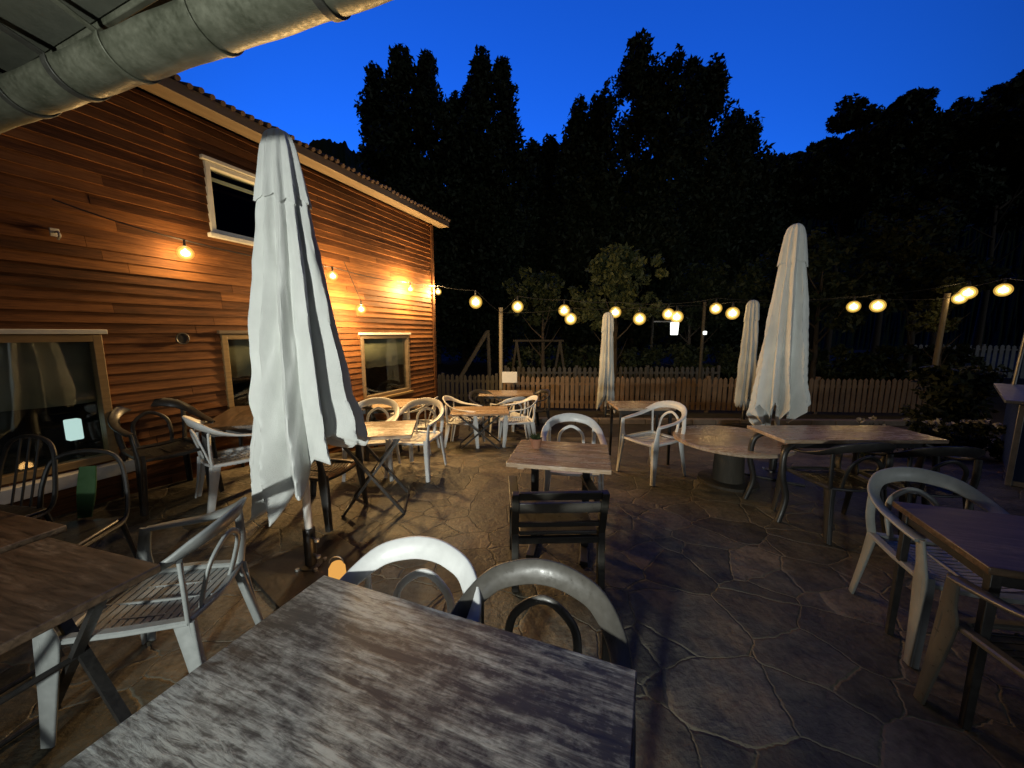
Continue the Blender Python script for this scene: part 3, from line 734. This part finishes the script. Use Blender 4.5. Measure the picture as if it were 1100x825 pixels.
# glowing candle lantern by the umbrella foot
e = thing('candle_lantern', (-1.17, 2.30, 0), 0, 'small glowing orange lantern on the paving beside the umbrella base', 'lantern')
mb = MB(); mb.lathe([(0, .0), (.06, .0), (.065, .012), (.0, .014)], 20); mb.build('base', M['black_metal'], e)
mb = MB(); mb.lathe([(.045, .014), (.055, .05), (.052, .10), (.035, .13), (0, .135)], 20); mb.build('glass', M['candle'], e)
mb = MB(); mb.tube([(.05*math.cos(a), 0, .13+.05*math.sin(a)) for a in np.linspace(0, PI, 12)], .004, 6); mb.build('handle', M['black_metal'], e)
ld = bpy.data.lights.new('candle_light', 'POINT'); ld.energy = 1.2; ld.color = (1, .5, .15); ld.shadow_soft_size = .05
lo = bpy.data.objects.new('candle_light', ld); col.objects.link(lo); lo.parent = e; lo.location = (0, 0, .16)

# half barrel planter
e = thing('half_barrel', (-1.22, 6.72, g(-1.22, 6.72)), 0, 'wooden half barrel at the far corner of the timber house', 'barrel')
prof = [(.20, 0), (.235, .12), (.255, .25), (.262, .36), (.262, .40), (.235, .40), (.23, .36), (0, .35)]
mb = MB(); mb.lathe(prof, 28); mb.build('staves', M['barrel_wood'], e, smooth=20)
for z_, r_ in ((.09, .229), (.30, .261)):
    mb = MB(); mb.tube([(r_*math.cos(a), r_*math.sin(a), z_) for a in np.linspace(0, 2*PI, 33)[:-1]], .011, 6, True); mb.build('hoop', M['black_metal'], e)
mb = MB(); mb.lathe([(.228, .37), (0, .385)], 20); mb.build('soil', M['soil'], e)

# ------------------------------------------------------------------ closed parasols
def parasol(x, y, H, rtop, rbot, hem, seed, label, spread_hem=.22, lean=(0, 0), jag=.2, base=True, pole_mat='white_metal', rz=0):
    z0 = g(x, y); e = thing('closed_parasol', (x, y, z0), rz, label, 'umbrella', 'closed cream parasols')
    rnd = random.Random(seed); N, NR = 320, 90
    ph = rnd.uniform(0, 6.28); p2, p3, p4 = (rnd.uniform(0, 6.28) for _ in range(3))
    K = 11; amp = [rnd.uniform(.7, 1.2) for _ in range(K)]
    def fold(th, t_):
        q = (th+ph+.25*math.sin(2.2*t_+p2)*t_)/(2*PI)*K; i = int(math.floor(q)) % K; fr_ = q-math.floor(q)
        tri = 1-abs(2*fr_-1)                       # 0 at valleys, 1 at ridges
        return (tri**1.25)*amp[i]
    def sheet_(name, f0, f1, grow, hemf, mat):
        vs = []; fs = []
        for j in range(N):
            th = 2*PI*j/N; zh = hemf(th)
            for i in range(NR+1):
                t_ = i/NR; z_ = H-t_*(H-zh); u = (H-z_)/(H-hem)
                dome = math.sqrt(max(0, 1-(1-min(1, (H-z_)/(rtop*.95)))**2))
                rad = rtop*dome if (H-z_) < rtop*.95 else rtop+(rbot-rtop)*((H-z_-rtop*.95)/(H-hem-rtop*.95))**.9
                a_ = .18+.34*min(1.1, u)**.7
                r_ = rad*(1-a_*(1-fold(th, u)))*(1+.06*math.sin(3*th+p3+3*u)+.03*math.sin(7*th+9*u+p4)*u+.035*math.sin(21*th+p2+4*math.sin(5*u+p3)+11*u)*min(1, u*2.5)*(.4+.6*math.sin(5*th+6*u)**2))+grow*min(1, (H-z_)/.12)
                r_ += mnoise.noise(Vector((3*math.cos(th)+seed, 3*math.sin(th), z_*2.2)))*.022*min(1, 2*u)+mnoise.noise(Vector((9*math.cos(th), 9*math.sin(th)+seed, z_*6)))*.007*min(1, 3*u)
                vs.append((r_*math.cos(th)+lean[0]*u*u, r_*math.sin(th)+lean[1]*u*u, z_))
        for j in range(N):
            j2 = (j+1) % N
            for i in range(NR): fs.append((j*(NR+1)+i, j2*(NR+1)+i, j2*(NR+1)+i+1, j*(NR+1)+i+1))
        return MB().add(vs, fs).build(name, mat, e, smooth=60, solid=.005)
    def hem_main(th):
        q = (th+ph)/(2*PI)*K; fr_ = q-math.floor(q); tri = 1-abs(2*fr_-1)
        return hem+spread_hem*math.sin(th+p2)+.10*math.sin(2*th+p3)-jag*(tri-.5)
    def hem_vent(th):
        q = (th+ph)/(2*PI)*K; fr_ = q-math.floor(q); tri = 1-abs(2*fr_-1)
        return H-.40-.05*tri+.02*math.sin(3*th+p4)
    cn = sheet_('canopy', 0, 1, 0, hem_main, M['canvas'])
    vt = sheet_('vent_cap', 0, 1, .016, hem_vent, M['canvas'])
    mb = MB(); mb.tube([(0, 0, .05), (0, 0, H-.06)], .026, 14); mb.build('pole', M[pole_mat], e)
    mb = MB()
    for k in range(8):
        a = 2*PI*(k+.5)/8-ph; mb.tube([(.03*math.cos(a), .03*math.sin(a), H-.25), (.075*math.cos(a)+lean[0]*.8, .075*math.sin(a)+lean[1]*.8, hem+.12)], .009, 6)
    mb.build('ribs', M['black_metal'], e)
    if base:
        mb = MB(); mb.box((0, 0, .012), (.62, .62, .024), rz=R(52)); mb.build('base_plate', M['black_metal'], e, bevel=.004)
        mb = MB(); mb.lathe([(.075, .024), (.075, .034), (.04, .04), (.04, .30), (.036, .305)], 18); s_ = mb.build('base_socket', M['black_metal'], e)
        mb = MB()
        for z_ in (.12, .24): mb.tube([(.03, -.02, z_), (.075, -.045, z_)], .008, 8); mb.lathe([(.0, 0), (.017, .003), (.017, .018), (0, .02)], 10, (.08, -.05, z_-.01))
        mb.build('clamp_screw', M['grey_metal'], s_)
        mb = MB()
        for a in range(4):
            c_ = PI/4+a*PI/2; mb.lathe([(.014, 0), (.014, .014), (0, .016)], 8, (.09*math.cos(c_), .09*math.sin(c_), .024))
        mb.build('bolts', M['grey_metal'], s_)
    return e
parasol(-1.42, 2.44, 2.87, .075, .385, .80, 4, 'large closed cream parasol standing close to the timber house', .15, (.05, -.03), .11)
parasol(3.12, 4.28, 2.84, .075, .31, .72, 9, 'large closed cream parasol beside the low round table', .14, (-.02, -.02))
parasol(5.18, 8.17, 2.72, .11, .235, .45, 21, 'closed cream parasol glowing yellow behind the large right parasol', .10)
parasol(2.20, 8.63, 2.49, .10, .20, .36, 33, 'slim closed cream parasol farthest away in front of the picket fence', .06)

# ------------------------------------------------------------------ fences, posts, sign, playground
def picket_fence(name, a, b, h, pitch, wd, mat, label, pointed=True, posts=True):
    a, b = Vector(a), Vector(b); d = b-a; L = d.length; rz = math.atan2(d.y, d.x)
    e = thing(name, (a.x, a.y, g(a.x, a.y)), rz, label, 'fence')
    n = int(L/pitch); rnd = random.Random(int(L*100))
    for i in range(n):
        x = pitch*(i+.5); hh = h+rnd.uniform(-.02, .02); w_ = wd+rnd.uniform(-.006, .006); tl = rnd.uniform(-.015, .015)
        vs = []
        for y in (-.011, .011):
            vs += [(x-w_/2, y, .06), (x+w_/2, y, .06), (x+w_/2+tl, y, hh-.05), (x+tl, y, hh), (x-w_/2+tl, y, hh-.05)]
        o = MB().add(vs, [(0, 1, 2, 3, 4), (9, 8, 7, 6, 5)]+[(k, (k+5), (k+1) % 5+5, (k+1) % 5) for k in range(5)]).build('picket', mat, e, smooth=0)
    for z_ in (.22, h-.2):
        MB().box((L/2, .03, z_), (L, .034, .07)).build('rail', mat, e, bevel=.003)
    if posts:
        m = max(2, int(L/2.2))
        for i in range(m+1):
            MB().box((L*i/m, .075, h/2), (.08, .08, h+.06)).build('post', mat, e, bevel=.006)
    return e
picket_fence('picket_fence', (-.28, 9.75), (10.3, 8.98), .90, .128, .088, M['fence'], 'reddish brown wooden picket fence along the back of the patio')
picket_fence('plank_fence', (-3.6, 10.9), (-.45, 10.55), .84, .13, .085, M['fence_grey'], 'dim grey picket fence behind the far tables by the house corner')
picket_fence('plank_fence', (-.2, 11.6), (6.5, 11.6), .98, .16, .10, M['fence_grey'], 'dim grey fence just behind the brown picket fence')
picket_fence('pale_fence', (18.6, 17.6), (23.4, 15.6), 1.5, .19, .12, M['pale_fence'], 'pale bluish picket fence in the dark beyond the kiosk')

def post(x, y, h, r_, label, mat='post_wood', lean=0):
    e = thing('light_post', (x, y, g(x, y)), 0, label, 'post', 'posts carrying the string lights')
    MB().tube([(0, 0, 0), (lean, 0, h)], [r_*1.1, r_], 12).build('shaft', M[mat], e)
    MB().tube([(lean-.0, 0, h-.10), (lean, -.06, h-.10)], .007, 6).build('hook', M['black_metal'], e)
    MB().lathe([(r_*1.15, 0), (r_*1.15, .02), (0, .03)], 12, (lean, 0, h)).build('cap', M[mat], e)
    return e
post(-.27, 9.15, 2.60, .045, 'pale wooden post with a white notice board behind the far tables')
post(5.05, 9.95, 2.80, .04, 'thin dark post with a tiny white light beside the yellow lit parasol', 'old_wood')
post(10.85, 9.55, 2.98, .055, 'brown wooden post at the right end of the picket fence', lean=.06)
e = thing('notice_board', (-.06, 9.08, .58), 0, 'small plain white notice board on the pale wooden post', 'sign')
MB().box((0, 0, 0), (.37, .012, .27)).build('panel', M['sign'], e, bevel=.002)
mb = MB(); mb.box((0, .012, .10), (.34, .012, .02)); mb.box((0, .012, -.10), (.34, .012, .02)); mb.build('batten', M['post_wood'], e)
e = thing('post_light', (5.08, 9.90, 1.66), 0, 'tiny white light fixed on the thin dark post', 'lamp')
MB().lathe([(0, -.05), (.045, -.04), (.05, .04), (0, .05)], 14).build('glass', M['street_white'], e)
MB().box((0, .04, 0), (.03, .05, .09)).build('bracket', M['black_metal'], e)

e = thing('path_lamp', (5.9, 14.0, g(5.9, 14)), 0, 'white glowing lantern on a bracket arm above the dark hedge', 'lamp')
MB().tube([(-.68, 0, 0), (-.68, 0, 2.62)], .045, 10).build('post', M['old_wood'], e)
MB().box((-.30, 0, 2.44), (.82, .05, .045)).build('arm', M['white_metal'], e)
MB().box((.14, 0, 2.18), (.26, .20, .46), taper=.85).build('lantern', M['street_white'], e, bevel=.02)
MB().box((.12, 0, 2.45), (.34, .26, .05), taper=1.15).build('cap', M['white_metal'], e, bevel=.01)

e = thing('playground_slide', (-1.0, 11.8, g(-1, 11.8)), R(8), 'grey playground slide slanting down behind the far tables', 'slide')
mb = MB()
mb.bar((-.75, -.18, .45), (.22, -.18, 2.05), .05, .10); mb.bar((-.75, .22, .45), (.22, .22, 2.05), .05, .10); mb.build('side_rail', M['fence_grey'], e, bevel=.004)
MB().bar((-.78, .02, .40), (.22, .02, 2.0), .36, .025).build('chute', M['grey_metal'], e)
for y_ in (-.2, .24): MB().bar((.30, y_, 0), (.24, y_, 2.1), .07, .07, up=(0, 1, 0)).build('post', M['fence_grey'], e)
mb = MB()
for k in range(6): mb.tube([(.34-.01*k, -.2, .3+.3*k), (.34-.01*k, .24, .3+.3*k)], .018, 8)
mb.build('ladder_rungs', M['fence_grey'], e)
e = thing('swing_frame', (.65, 12.1, g(.65, 12.1)), 0, 'dark wooden swing frame behind the picket fence near the notice board', 'swing')
for x_ in (-.5, .9):
    for s_ in (-1, 1): MB().bar((x_-.25*s_, .2*s_, 0), (x_, 0, 1.75), .07, .07, up=(0, 1, 0)).build('leg', M['old_wood'], e)
MB().tube([(-.62, 0, 1.77), (1.02, 0, 1.77)], .04, 10).build('beam', M['old_wood'], e)
mb = MB(); mb.tube([(0, 0, 1.75), (0, 0, .5)], .008, 6); mb.tube([(.4, 0, 1.75), (.4, 0, .5)], .008, 6); mb.build('ropes', M['cable'], e)
MB().box((.2, 0, .49), (.46, .18, .03)).build('swing_seat', M['old_wood'], e, bevel=.004)

# blue kiosk at the right edge
e = thing('bar_kiosk', (5.46, 3.90, g(5.46, 3.9)), R(-50), 'dark blue kiosk with pale counter and canvas side at the right edge', 'kiosk')
MB().box((1.1, .95, .46), (2.2, 1.9, .88)).build('body', M['kiosk_blue'], e, bevel=.006)
MB().box((1.04, .90, .93), (2.36, 2.1, .035)).build('counter', M['grey_metal'], e, bevel=.006)
mb = MB(); mb.bar((-.012, -.012, 0), (-.012, -.012, .905), .045, .045, up=(0, 1, 0)); mb.box((1.1, -.012, .03), (2.2, .03, .05)); mb.build('edge_trim', M['grey_metal'], e, bevel=.003)
for x_, y_ in ((.0, .0), (2.2, 0), (0, 1.9), (2.2, 1.9)): MB().tube([(x_+.03, y_, .95), (x_+.08, y_, 2.35)], .022, 10).build('pole', M['grey_metal'], e)
MB().add([(.12, .03, .96), (2.2, .03, .96), (2.2, .05, 2.1), (.30, .05, 2.1)], [(0, 1, 2, 3)]).build('canvas_side', M['grey_canvas'], e, solid=.01)

# ------------------------------------------------------------------ foliage
def leaves(rng, centers, radii, per, size, squash=.8):
    """many small rhombic leaves in clumps round the given centres"""
    C_ = np.repeat(np.array(centers), per, 0); Rr = np.repeat(np.array(radii), per)[:, None]; n = len(C_)
    d = rng.normal(size=(n, 3)); d /= np.linalg.norm(d, axis=1)[:, None]
    p = C_+d*Rr*(rng.random((n, 1))**.45)*np.array([1, 1, squash])
    a = rng.normal(size=(n, 3)); a /= np.linalg.norm(a, axis=1)[:, None]
    b = np.cross(a, rng.normal(size=(n, 3))); b /= np.linalg.norm(b, axis=1)[:, None]
    s_ = size*(.6+.8*rng.random((n, 1)))
    V = np.stack([p-a*s_, p+b*s_*.45, p+a*s_, p-b*s_*.45], 1).reshape(-1, 3)
    return V
def leaf_mesh(name, V, mat):
    me = bpy.data.meshes.new(name); n = len(V)//4
    me.vertices.add(len(V)); me.vertices.foreach_set('co', V.astype(np.float32).ravel())
    me.loops.add(len(V)); me.loops.foreach_set('vertex_index', np.arange(len(V), dtype=np.int32))
    me.polygons.add(n); me.polygons.foreach_set('loop_start', np.arange(0, len(V), 4, dtype=np.int32))
    try: me.polygons.foreach_set('loop_total', np.full(n, 4, dtype=np.int32))
    except Exception: pass
    me.update(calc_edges=True); me.materials.append(mat); return me
def crown(name, V, mat, parent):
    o = bpy.data.objects.new(name, leaf_mesh(name, V, mat)); col.objects.link(o); o.parent = parent; return o

def trunk_mesh(h, r_, limbs, rng):
    mb = MB()
    mb.tube([(0, 0, -.5), (.02*h*.3, 0, h*.3), (0, .01*h, h*.65), (0, 0, h*.95)], [r_*1.25, r_*.85, r_*.5, r_*.12], 9)
    for z_, L, a, up in limbs:
        d = Vector((math.cos(a), math.sin(a), up)).normalized(); s_ = Vector((0, 0, z_))
        mb.tube([s_, s_+d*L*.5, s_+d*L+Vector((0, 0, L*.15))], [r_*.38, r_*.22, r_*.06], 6)
    return mb

GT = 'tall dark trees behind the playground'
def poplar(x, y, H, wd, seed, label, spires=2):
    e = thing('poplar_tree', (x, y, -.4), 0, label, 'tree', GT)
    rng = np.random.default_rng(seed); cs = []; rs = []
    tops = []
    for k in range(spires):
        ox = (k-(spires-1)/2)*wd*.27 if spires > 1 else 0
        tops.append((ox, rng.uniform(-.2, .2)*wd, H*(1-.06*abs(rng.normal())) if k else H))
    if spires > 1: tops[int(rng.integers(spires))] = (tops[0][0] if False else tops[int(spires/2)][0], 0, H)
    for (ox, oy, hh) in tops:
        rw = wd*(.5 if spires == 1 else .46)
        for i in range(int(150/max(1, spires*.7))):
            t_ = rng.random()**.8; z_ = H*.06+(hh-H*.06)*t_
            pr = rw*(min(1, (1-t_)*2.6)**.75)*(.55+.45*min(1, t_*4))*(.8+.35*math.sin(z_*1.3+ox*3+seed)*.5)
            a = rng.uniform(0, 2*PI); q = pr*math.sqrt(rng.random())
            cs.append((ox*(0.5+.5*min(1, t_*1.5))+q*math.cos(a), oy+q*math.sin(a), z_)); rs.append(.42+.55*(1-t_)*rng.uniform(.6, 1.3)+.12)
    V = leaves(rng, cs, rs, 150, .165, 1.5)
    crown('crown', V, M['conifer'], e)
    limbs = [(H*.12+H*.7*k/9, wd*.42*(1-k/12), k*2.4, 1.6) for k in range(9)]
    trunk_mesh(H*.9, .28, limbs, rng).build('trunk', M['bark'], e)
    return e
def xz(px, py, Y):                      # where a sight line at that picture height reaches depth Y
    cp, sp = math.cos(R(7.76)), math.sin(R(7.76)); u = (px-550)/400; v_ = -(py-412.5)/400
    k = Y/(cp+v_*sp); return u*k, 1.65+k*(-sp+v_*cp)
for px, py, Y, wd, seed, sp_, lb in [
    (412, 80, 26, 4.2, 1, 2, 'leftmost tall dark tree rising behind the house roof'),
    (460, 68, 25, 5.6, 2, 3, 'tall dark tree with three spires, second from the left behind the house'),
    (529, 74, 26, 4.6, 3, 2, 'tall dark twin-topped tree just left of the low gap in the skyline'),
    (496, 104, 27, 3.6, 10, 2, 'dark tree filling the gap between the two tall left groups'),
    (582, 155, 28, 4.2, 4, 2, 'short dark tree in the skyline gap between the tall groups'),
    (634, 112, 25, 4.2, 5, 2, 'dark tree on the left shoulder of the tallest tree'),
    (690, 36, 24, 7.0, 6, 3, 'tallest dark tree in the middle of the skyline'),
    (757, 72, 25, 4.8, 7, 2, 'tall dark tree right of the tallest one'),
    (798, 134, 26, 4.8, 8, 2, 'dark tree sloping down right of the tall middle group'),
    (832, 178, 27, 4.2, 9, 2, 'lowest dark tree left of the mountain notch')]:
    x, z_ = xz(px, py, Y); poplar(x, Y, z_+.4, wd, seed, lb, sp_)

def broad(x, y, H, wd, seed, label, group, mat='broadleaf', leaf_s=.16, per=70, nc=120, zlo=.25, name='broadleaf_tree', z0=None, tr=.2):
    z0 = g(x, y) if z0 is None else z0
    e = thing(name, (x, y, z0), 0, label, 'tree', group)
    rng = np.random.default_rng(seed); cs = []; rs = []
    lob = [(rng.uniform(-.32, .32)*wd, rng.uniform(-.3, .3)*wd, H*rng.uniform(.55, .86), wd*rng.uniform(.18, .30)) for _ in range(9)]
    lob.append((0, 0, H-wd*.16, wd*.16))
    for i in range(nc):
        lx, ly, lz, lr = lob[i % len(lob)]
        d = rng.normal(size=3); d /= np.linalg.norm(d); q = lr*(rng.random()**.35)
        z_ = min(H*1.0, max(H*zlo, lz+d[2]*q*.8)); cs.append((lx+d[0]*q, ly+d[1]*q, z_)); rs.append(wd*rng.uniform(.045, .11))
    V = leaves(rng, cs, rs, per, leaf_s, .8)
    crown('crown', V, M[mat], e)
    limbs = [(H*(.25+.05*k), wd*.36, k*1.9+seed, .9) for k in range(8)]
    trunk_mesh(H*.85, tr, limbs, rng).build('trunk', M['bark'], e)
    return e
GB = 'broad dark trees on the right'
for px, py, Y, wd, seed, lb in [
    (893, 150, 27, 5.5, 41, 'leftmost broad dark tree on the right side, beside the mountain notch'),
    (918, 107, 26, 6.0, 42, 'broad dark tree whose rounded top is second from the mountain notch'),
    (975, 97, 25, 6.5, 43, 'broad dark tree in the middle of the right treeline'),
    (1040, 104, 25, 6.5, 44, 'broad dark tree second from the right edge'),
    (1098, 73, 24, 6.5, 45, 'tallest broad dark tree at the right edge of the frame'),
    (1160, 60, 24, 7, 46, 'broad dark tree mostly beyond the right edge of the frame')]:
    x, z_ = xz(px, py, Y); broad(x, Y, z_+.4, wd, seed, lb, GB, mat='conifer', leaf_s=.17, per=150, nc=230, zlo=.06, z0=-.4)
GL = 'leafy garden trees lit by the string lights'
broad(3.0, 10.9, 4.5, 2.5, 51, 'small leafy tree lit by bulbs behind the slim far parasol', GL, 'shrub', .085, 55, 110, .42, tr=.07)
broad(1.0, 12.2, 4.1, 2.6, 52, 'dim small leafy tree left of the lit one behind the fence', GL, 'broadleaf', .085, 45, 80, .4, tr=.07)
broad(10.2, 12.6, 5.4, 4.2, 53, 'garden tree with faintly lit leaves right of the large right parasol', GL, 'broadleaf', .10, 50, 120, .40, tr=.09)
broad(13.6, 12.8, 6.4, 4.4, 54, 'large garden tree with faintly lit leaves above the right post', GL, 'broadleaf', .11, 55, 130, .35, tr=.11)
broad(11.6, 10.1, 3.5, 1.5, 55, 'little tree whose leaves surround the bulb by the right post', GL, 'shrub', .07, 45, 60, .62, tr=.05)
broad(6.8, 14.4, 4.6, 3.6, 56, 'dark garden tree behind the yellow lit parasol', GL, 'broadleaf', .10, 45, 90, .35, tr=.08)

def bush(x, y, wd, h, seed, label, mat='broadleaf', n=50, per=60, s_=.06, dx=None, name='shrub', cat_='shrub', group=None):
    e = thing(name, (x, y, g(x, y)), 0, label, cat_, group); rng = np.random.default_rng(seed); dx = dx or wd
    cs = [(rng.uniform(-.42, .42)*dx, rng.uniform(-.4, .4)*wd, h*(.12+.78*rng.random())) for _ in range(n)]
    rs = [min(wd, h)*rng.uniform(.14, .26) for _ in range(n)]
    crown('foliage', leaves(rng, cs, rs, per, s_), M[mat], e)
    mb = MB()
    for k in range(7): mb.tube([(rng.uniform(-.1, .1)*dx, 0, 0), (rng.uniform(-.35, .35)*dx, rng.uniform(-.2, .2)*wd, h*.7)], [.02, .006], 6)
    mb.build('stems', M['bark'], e); return e
bush(8.0, 13.0, 1.3, 1.62, 61, 'long dark clipped hedge behind the picket fence', n=330, per=70, s_=.09, dx=19, name='hedge', cat_='hedge')
bush(7.25, 6.0, .9, 1.45, 62, 'dark bushy shrub left of the blue kiosk', n=60)
for i, (x, y, lb) in enumerate([(4.95, 5.0, 'low white flowering plant left of the dark shrub'), (5.75, 5.0, 'low white flowering plant in front of the dark shrub'), (6.35, 4.95, 'low white flowering plant nearest the blue kiosk')]):
    e = bush(x, y, .5, .5, 70+i, lb, 'broadleaf', 22, 50, .035, name='flowering_plant', cat_='plant', group='white flowering plants')
    rng = np.random.default_rng(80+i); 
    for q in range(8): crown('flower', leaves(rng, [(rng.uniform(-.2, .2), rng.uniform(-.2, .2), rng.uniform(.42, .56))], [.035], 12, .028), M['white_petal'], e)

# ------------------------------------------------------------------ string lights
bp = None
def bulb(p, label):
    global bp
    if bp is None:
        e = thing('string_bulb', (0, 0, 0), 0, label, 'light bulb', 'glowing bulbs of the string lights')
        MB().lathe([(.012, .24), (.022, .225), (.024, .14), (.036, .13), (.03, .115)], 14).build('socket', M['cable'], e)
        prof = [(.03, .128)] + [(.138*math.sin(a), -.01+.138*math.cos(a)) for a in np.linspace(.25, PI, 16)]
        gl_ = MB().lathe(prof, 28).build('outer_halo', M['bulb'], e)  # oversized shell added to imitate the soft halo round the core
        MB().lathe([(.02, .10)] + [(.108*math.sin(a), -.01+.108*math.cos(a)) for a in np.linspace(.2, PI, 16)], 28).build('inner_halo', M['halo_inner'], gl_)  # second added shell, grades the halo towards the core
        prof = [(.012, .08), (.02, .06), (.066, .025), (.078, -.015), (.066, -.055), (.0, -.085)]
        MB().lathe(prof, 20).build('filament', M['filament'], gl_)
        ld = bpy.data.lights.new('bulb_light', 'POINT'); ld.energy = BULB_W; ld.color = (1.0, .79, .54); ld.shadow_soft_size = .06
        lo = bpy.data.objects.new('bulb_light', ld); col.objects.link(lo); lo.parent = e
        bp = e; e.location = p; return e
    return dup(bp, p, 0, label, scale=(1, 1, 1))
cp, sp = math.cos(R(7.76)), math.sin(R(7.76))
def bpos(px, py, Y): x, z_ = xz(px, py, Y); return Vector((x, Y, z_))
WB = [wallpt(4.16, .17, 2.38), wallpt(2.53, .19, 2.40), wallpt(2.30, .42, 1.98), wallpt(.93, .21, 2.40), wallpt(-.06, .12, 2.46)]
WL = ['bulb on the timber wall nearest the upper window', 'bulb on the timber wall half hidden by the left parasol', 'lower hanging bulb right of the left parasol', 'bulb on the timber wall above the far right window', 'bulb at the far corner of the timber house']
S1 = [(511, 324, 8.2), (556, 329, 9.05), (606, 333, 9.2), (661, 335, 9.2), (718, 337, 9.2), (769, 331, 9.3), (917, 329, 9.3), (1031, 320, 9.35), (1078, 311, 8.4)]
L1 = ['first bulb out from the house corner, left of the notice post', 'bulb just right of the notice post', 'upper bulb of the close pair left of the slim parasol', 'bulb beside the top of the slim far parasol', 'left bulb of the close pair above the bracket lantern', 'bulb right of the thin dark post, left one of two', 'left bulb of the pair right of the large right parasol', 'bulb among leaves by the right wooden post', 'bulb nearest the kiosk at far right']
S2 = [(613, 342, 8.8), (687, 342, 8.5), (727, 340, 8.5), (787, 336, 8.45), (943, 328, 8.35), (1040, 314, 8.3)]
L2 = ['lower bulb of the close pair left of the slim parasol', 'bulb between the slim parasol and the bracket lantern', 'right bulb of the close pair above the bracket lantern', 'bulb just left of the yellow lit parasol', 'right bulb of the pair right of the large right parasol', 'upper bulb of the pair by the right wooden post']
wl = bpy.data.lights.new('wall_bulb_light', 'POINT'); wl.energy = WALL_W; wl.color = (1.0, .62, .24); wl.shadow_soft_size = .06
wd = wl.copy(); wd.name = 'dim_wall_bulb_light'; wd.energy = 36.0
for p, lb in zip(WB, WL):
    o = bulb(p, lb); o.scale = (.46, .46, .46)
    for q in o.children:
        if q.type == 'LIGHT': q.data = wl if lb not in WL[:2] else wd
P1 = [bpos(*q) for q in S1]; P2 = [bpos(*q) for q in S2]
for p, lb in zip(P1+P2, L1+L2): bulb(p, lb)
def cable(pts, label, drops=()):
    path = []
    for a, b in zip(pts, pts[1:]):
        sag = .05*(b-a).length/2
        for k in range(6):
            u = k/6; p = a.lerp(b, u); p.z -= sag*4*u*(1-u); path.append(p)
    path.append(pts[-1]); o = path[0].copy(); mb = MB(); mb.tube([p-o for p in path], .006, 6)
    for a, b in drops: mb.tube([a-o, b-o], .004, 5)
    c = mb.build('light_cable', M['cable']); c.location = o
    return tag(c, label, 'cable', 'cables of the string lights')
up = Vector((0, 0, .24))
up = Vector((0, 0, .24)); us = up*.46
cable([wallpt(4.91, .07, 2.62), WB[0]+us, WB[1]+us, WB[3]+us, WB[4]+us, P1[0]+up, Vector((-.27, 9.10, 2.36-.22)), P1[1]+up, P1[2]+up, P1[3]+up, P1[4]+up, P1[5]+up, P1[6]+up, Vector((10.9, 9.49, 2.52)), P1[7]+up, P1[8]+up, Vector((7.5, 3.7, 2.35))],
      'long cable of bulbs from the timber wall along the fence', [(wallpt(2.30, .16, 2.62), WB[2]+us)])
cable([Vector((-.27, 9.10, 2.14))]+[p+up for p in P2]+[Vector((10.9, 9.49, 2.53))], 'second cable of bulbs from the notice post to the right post')
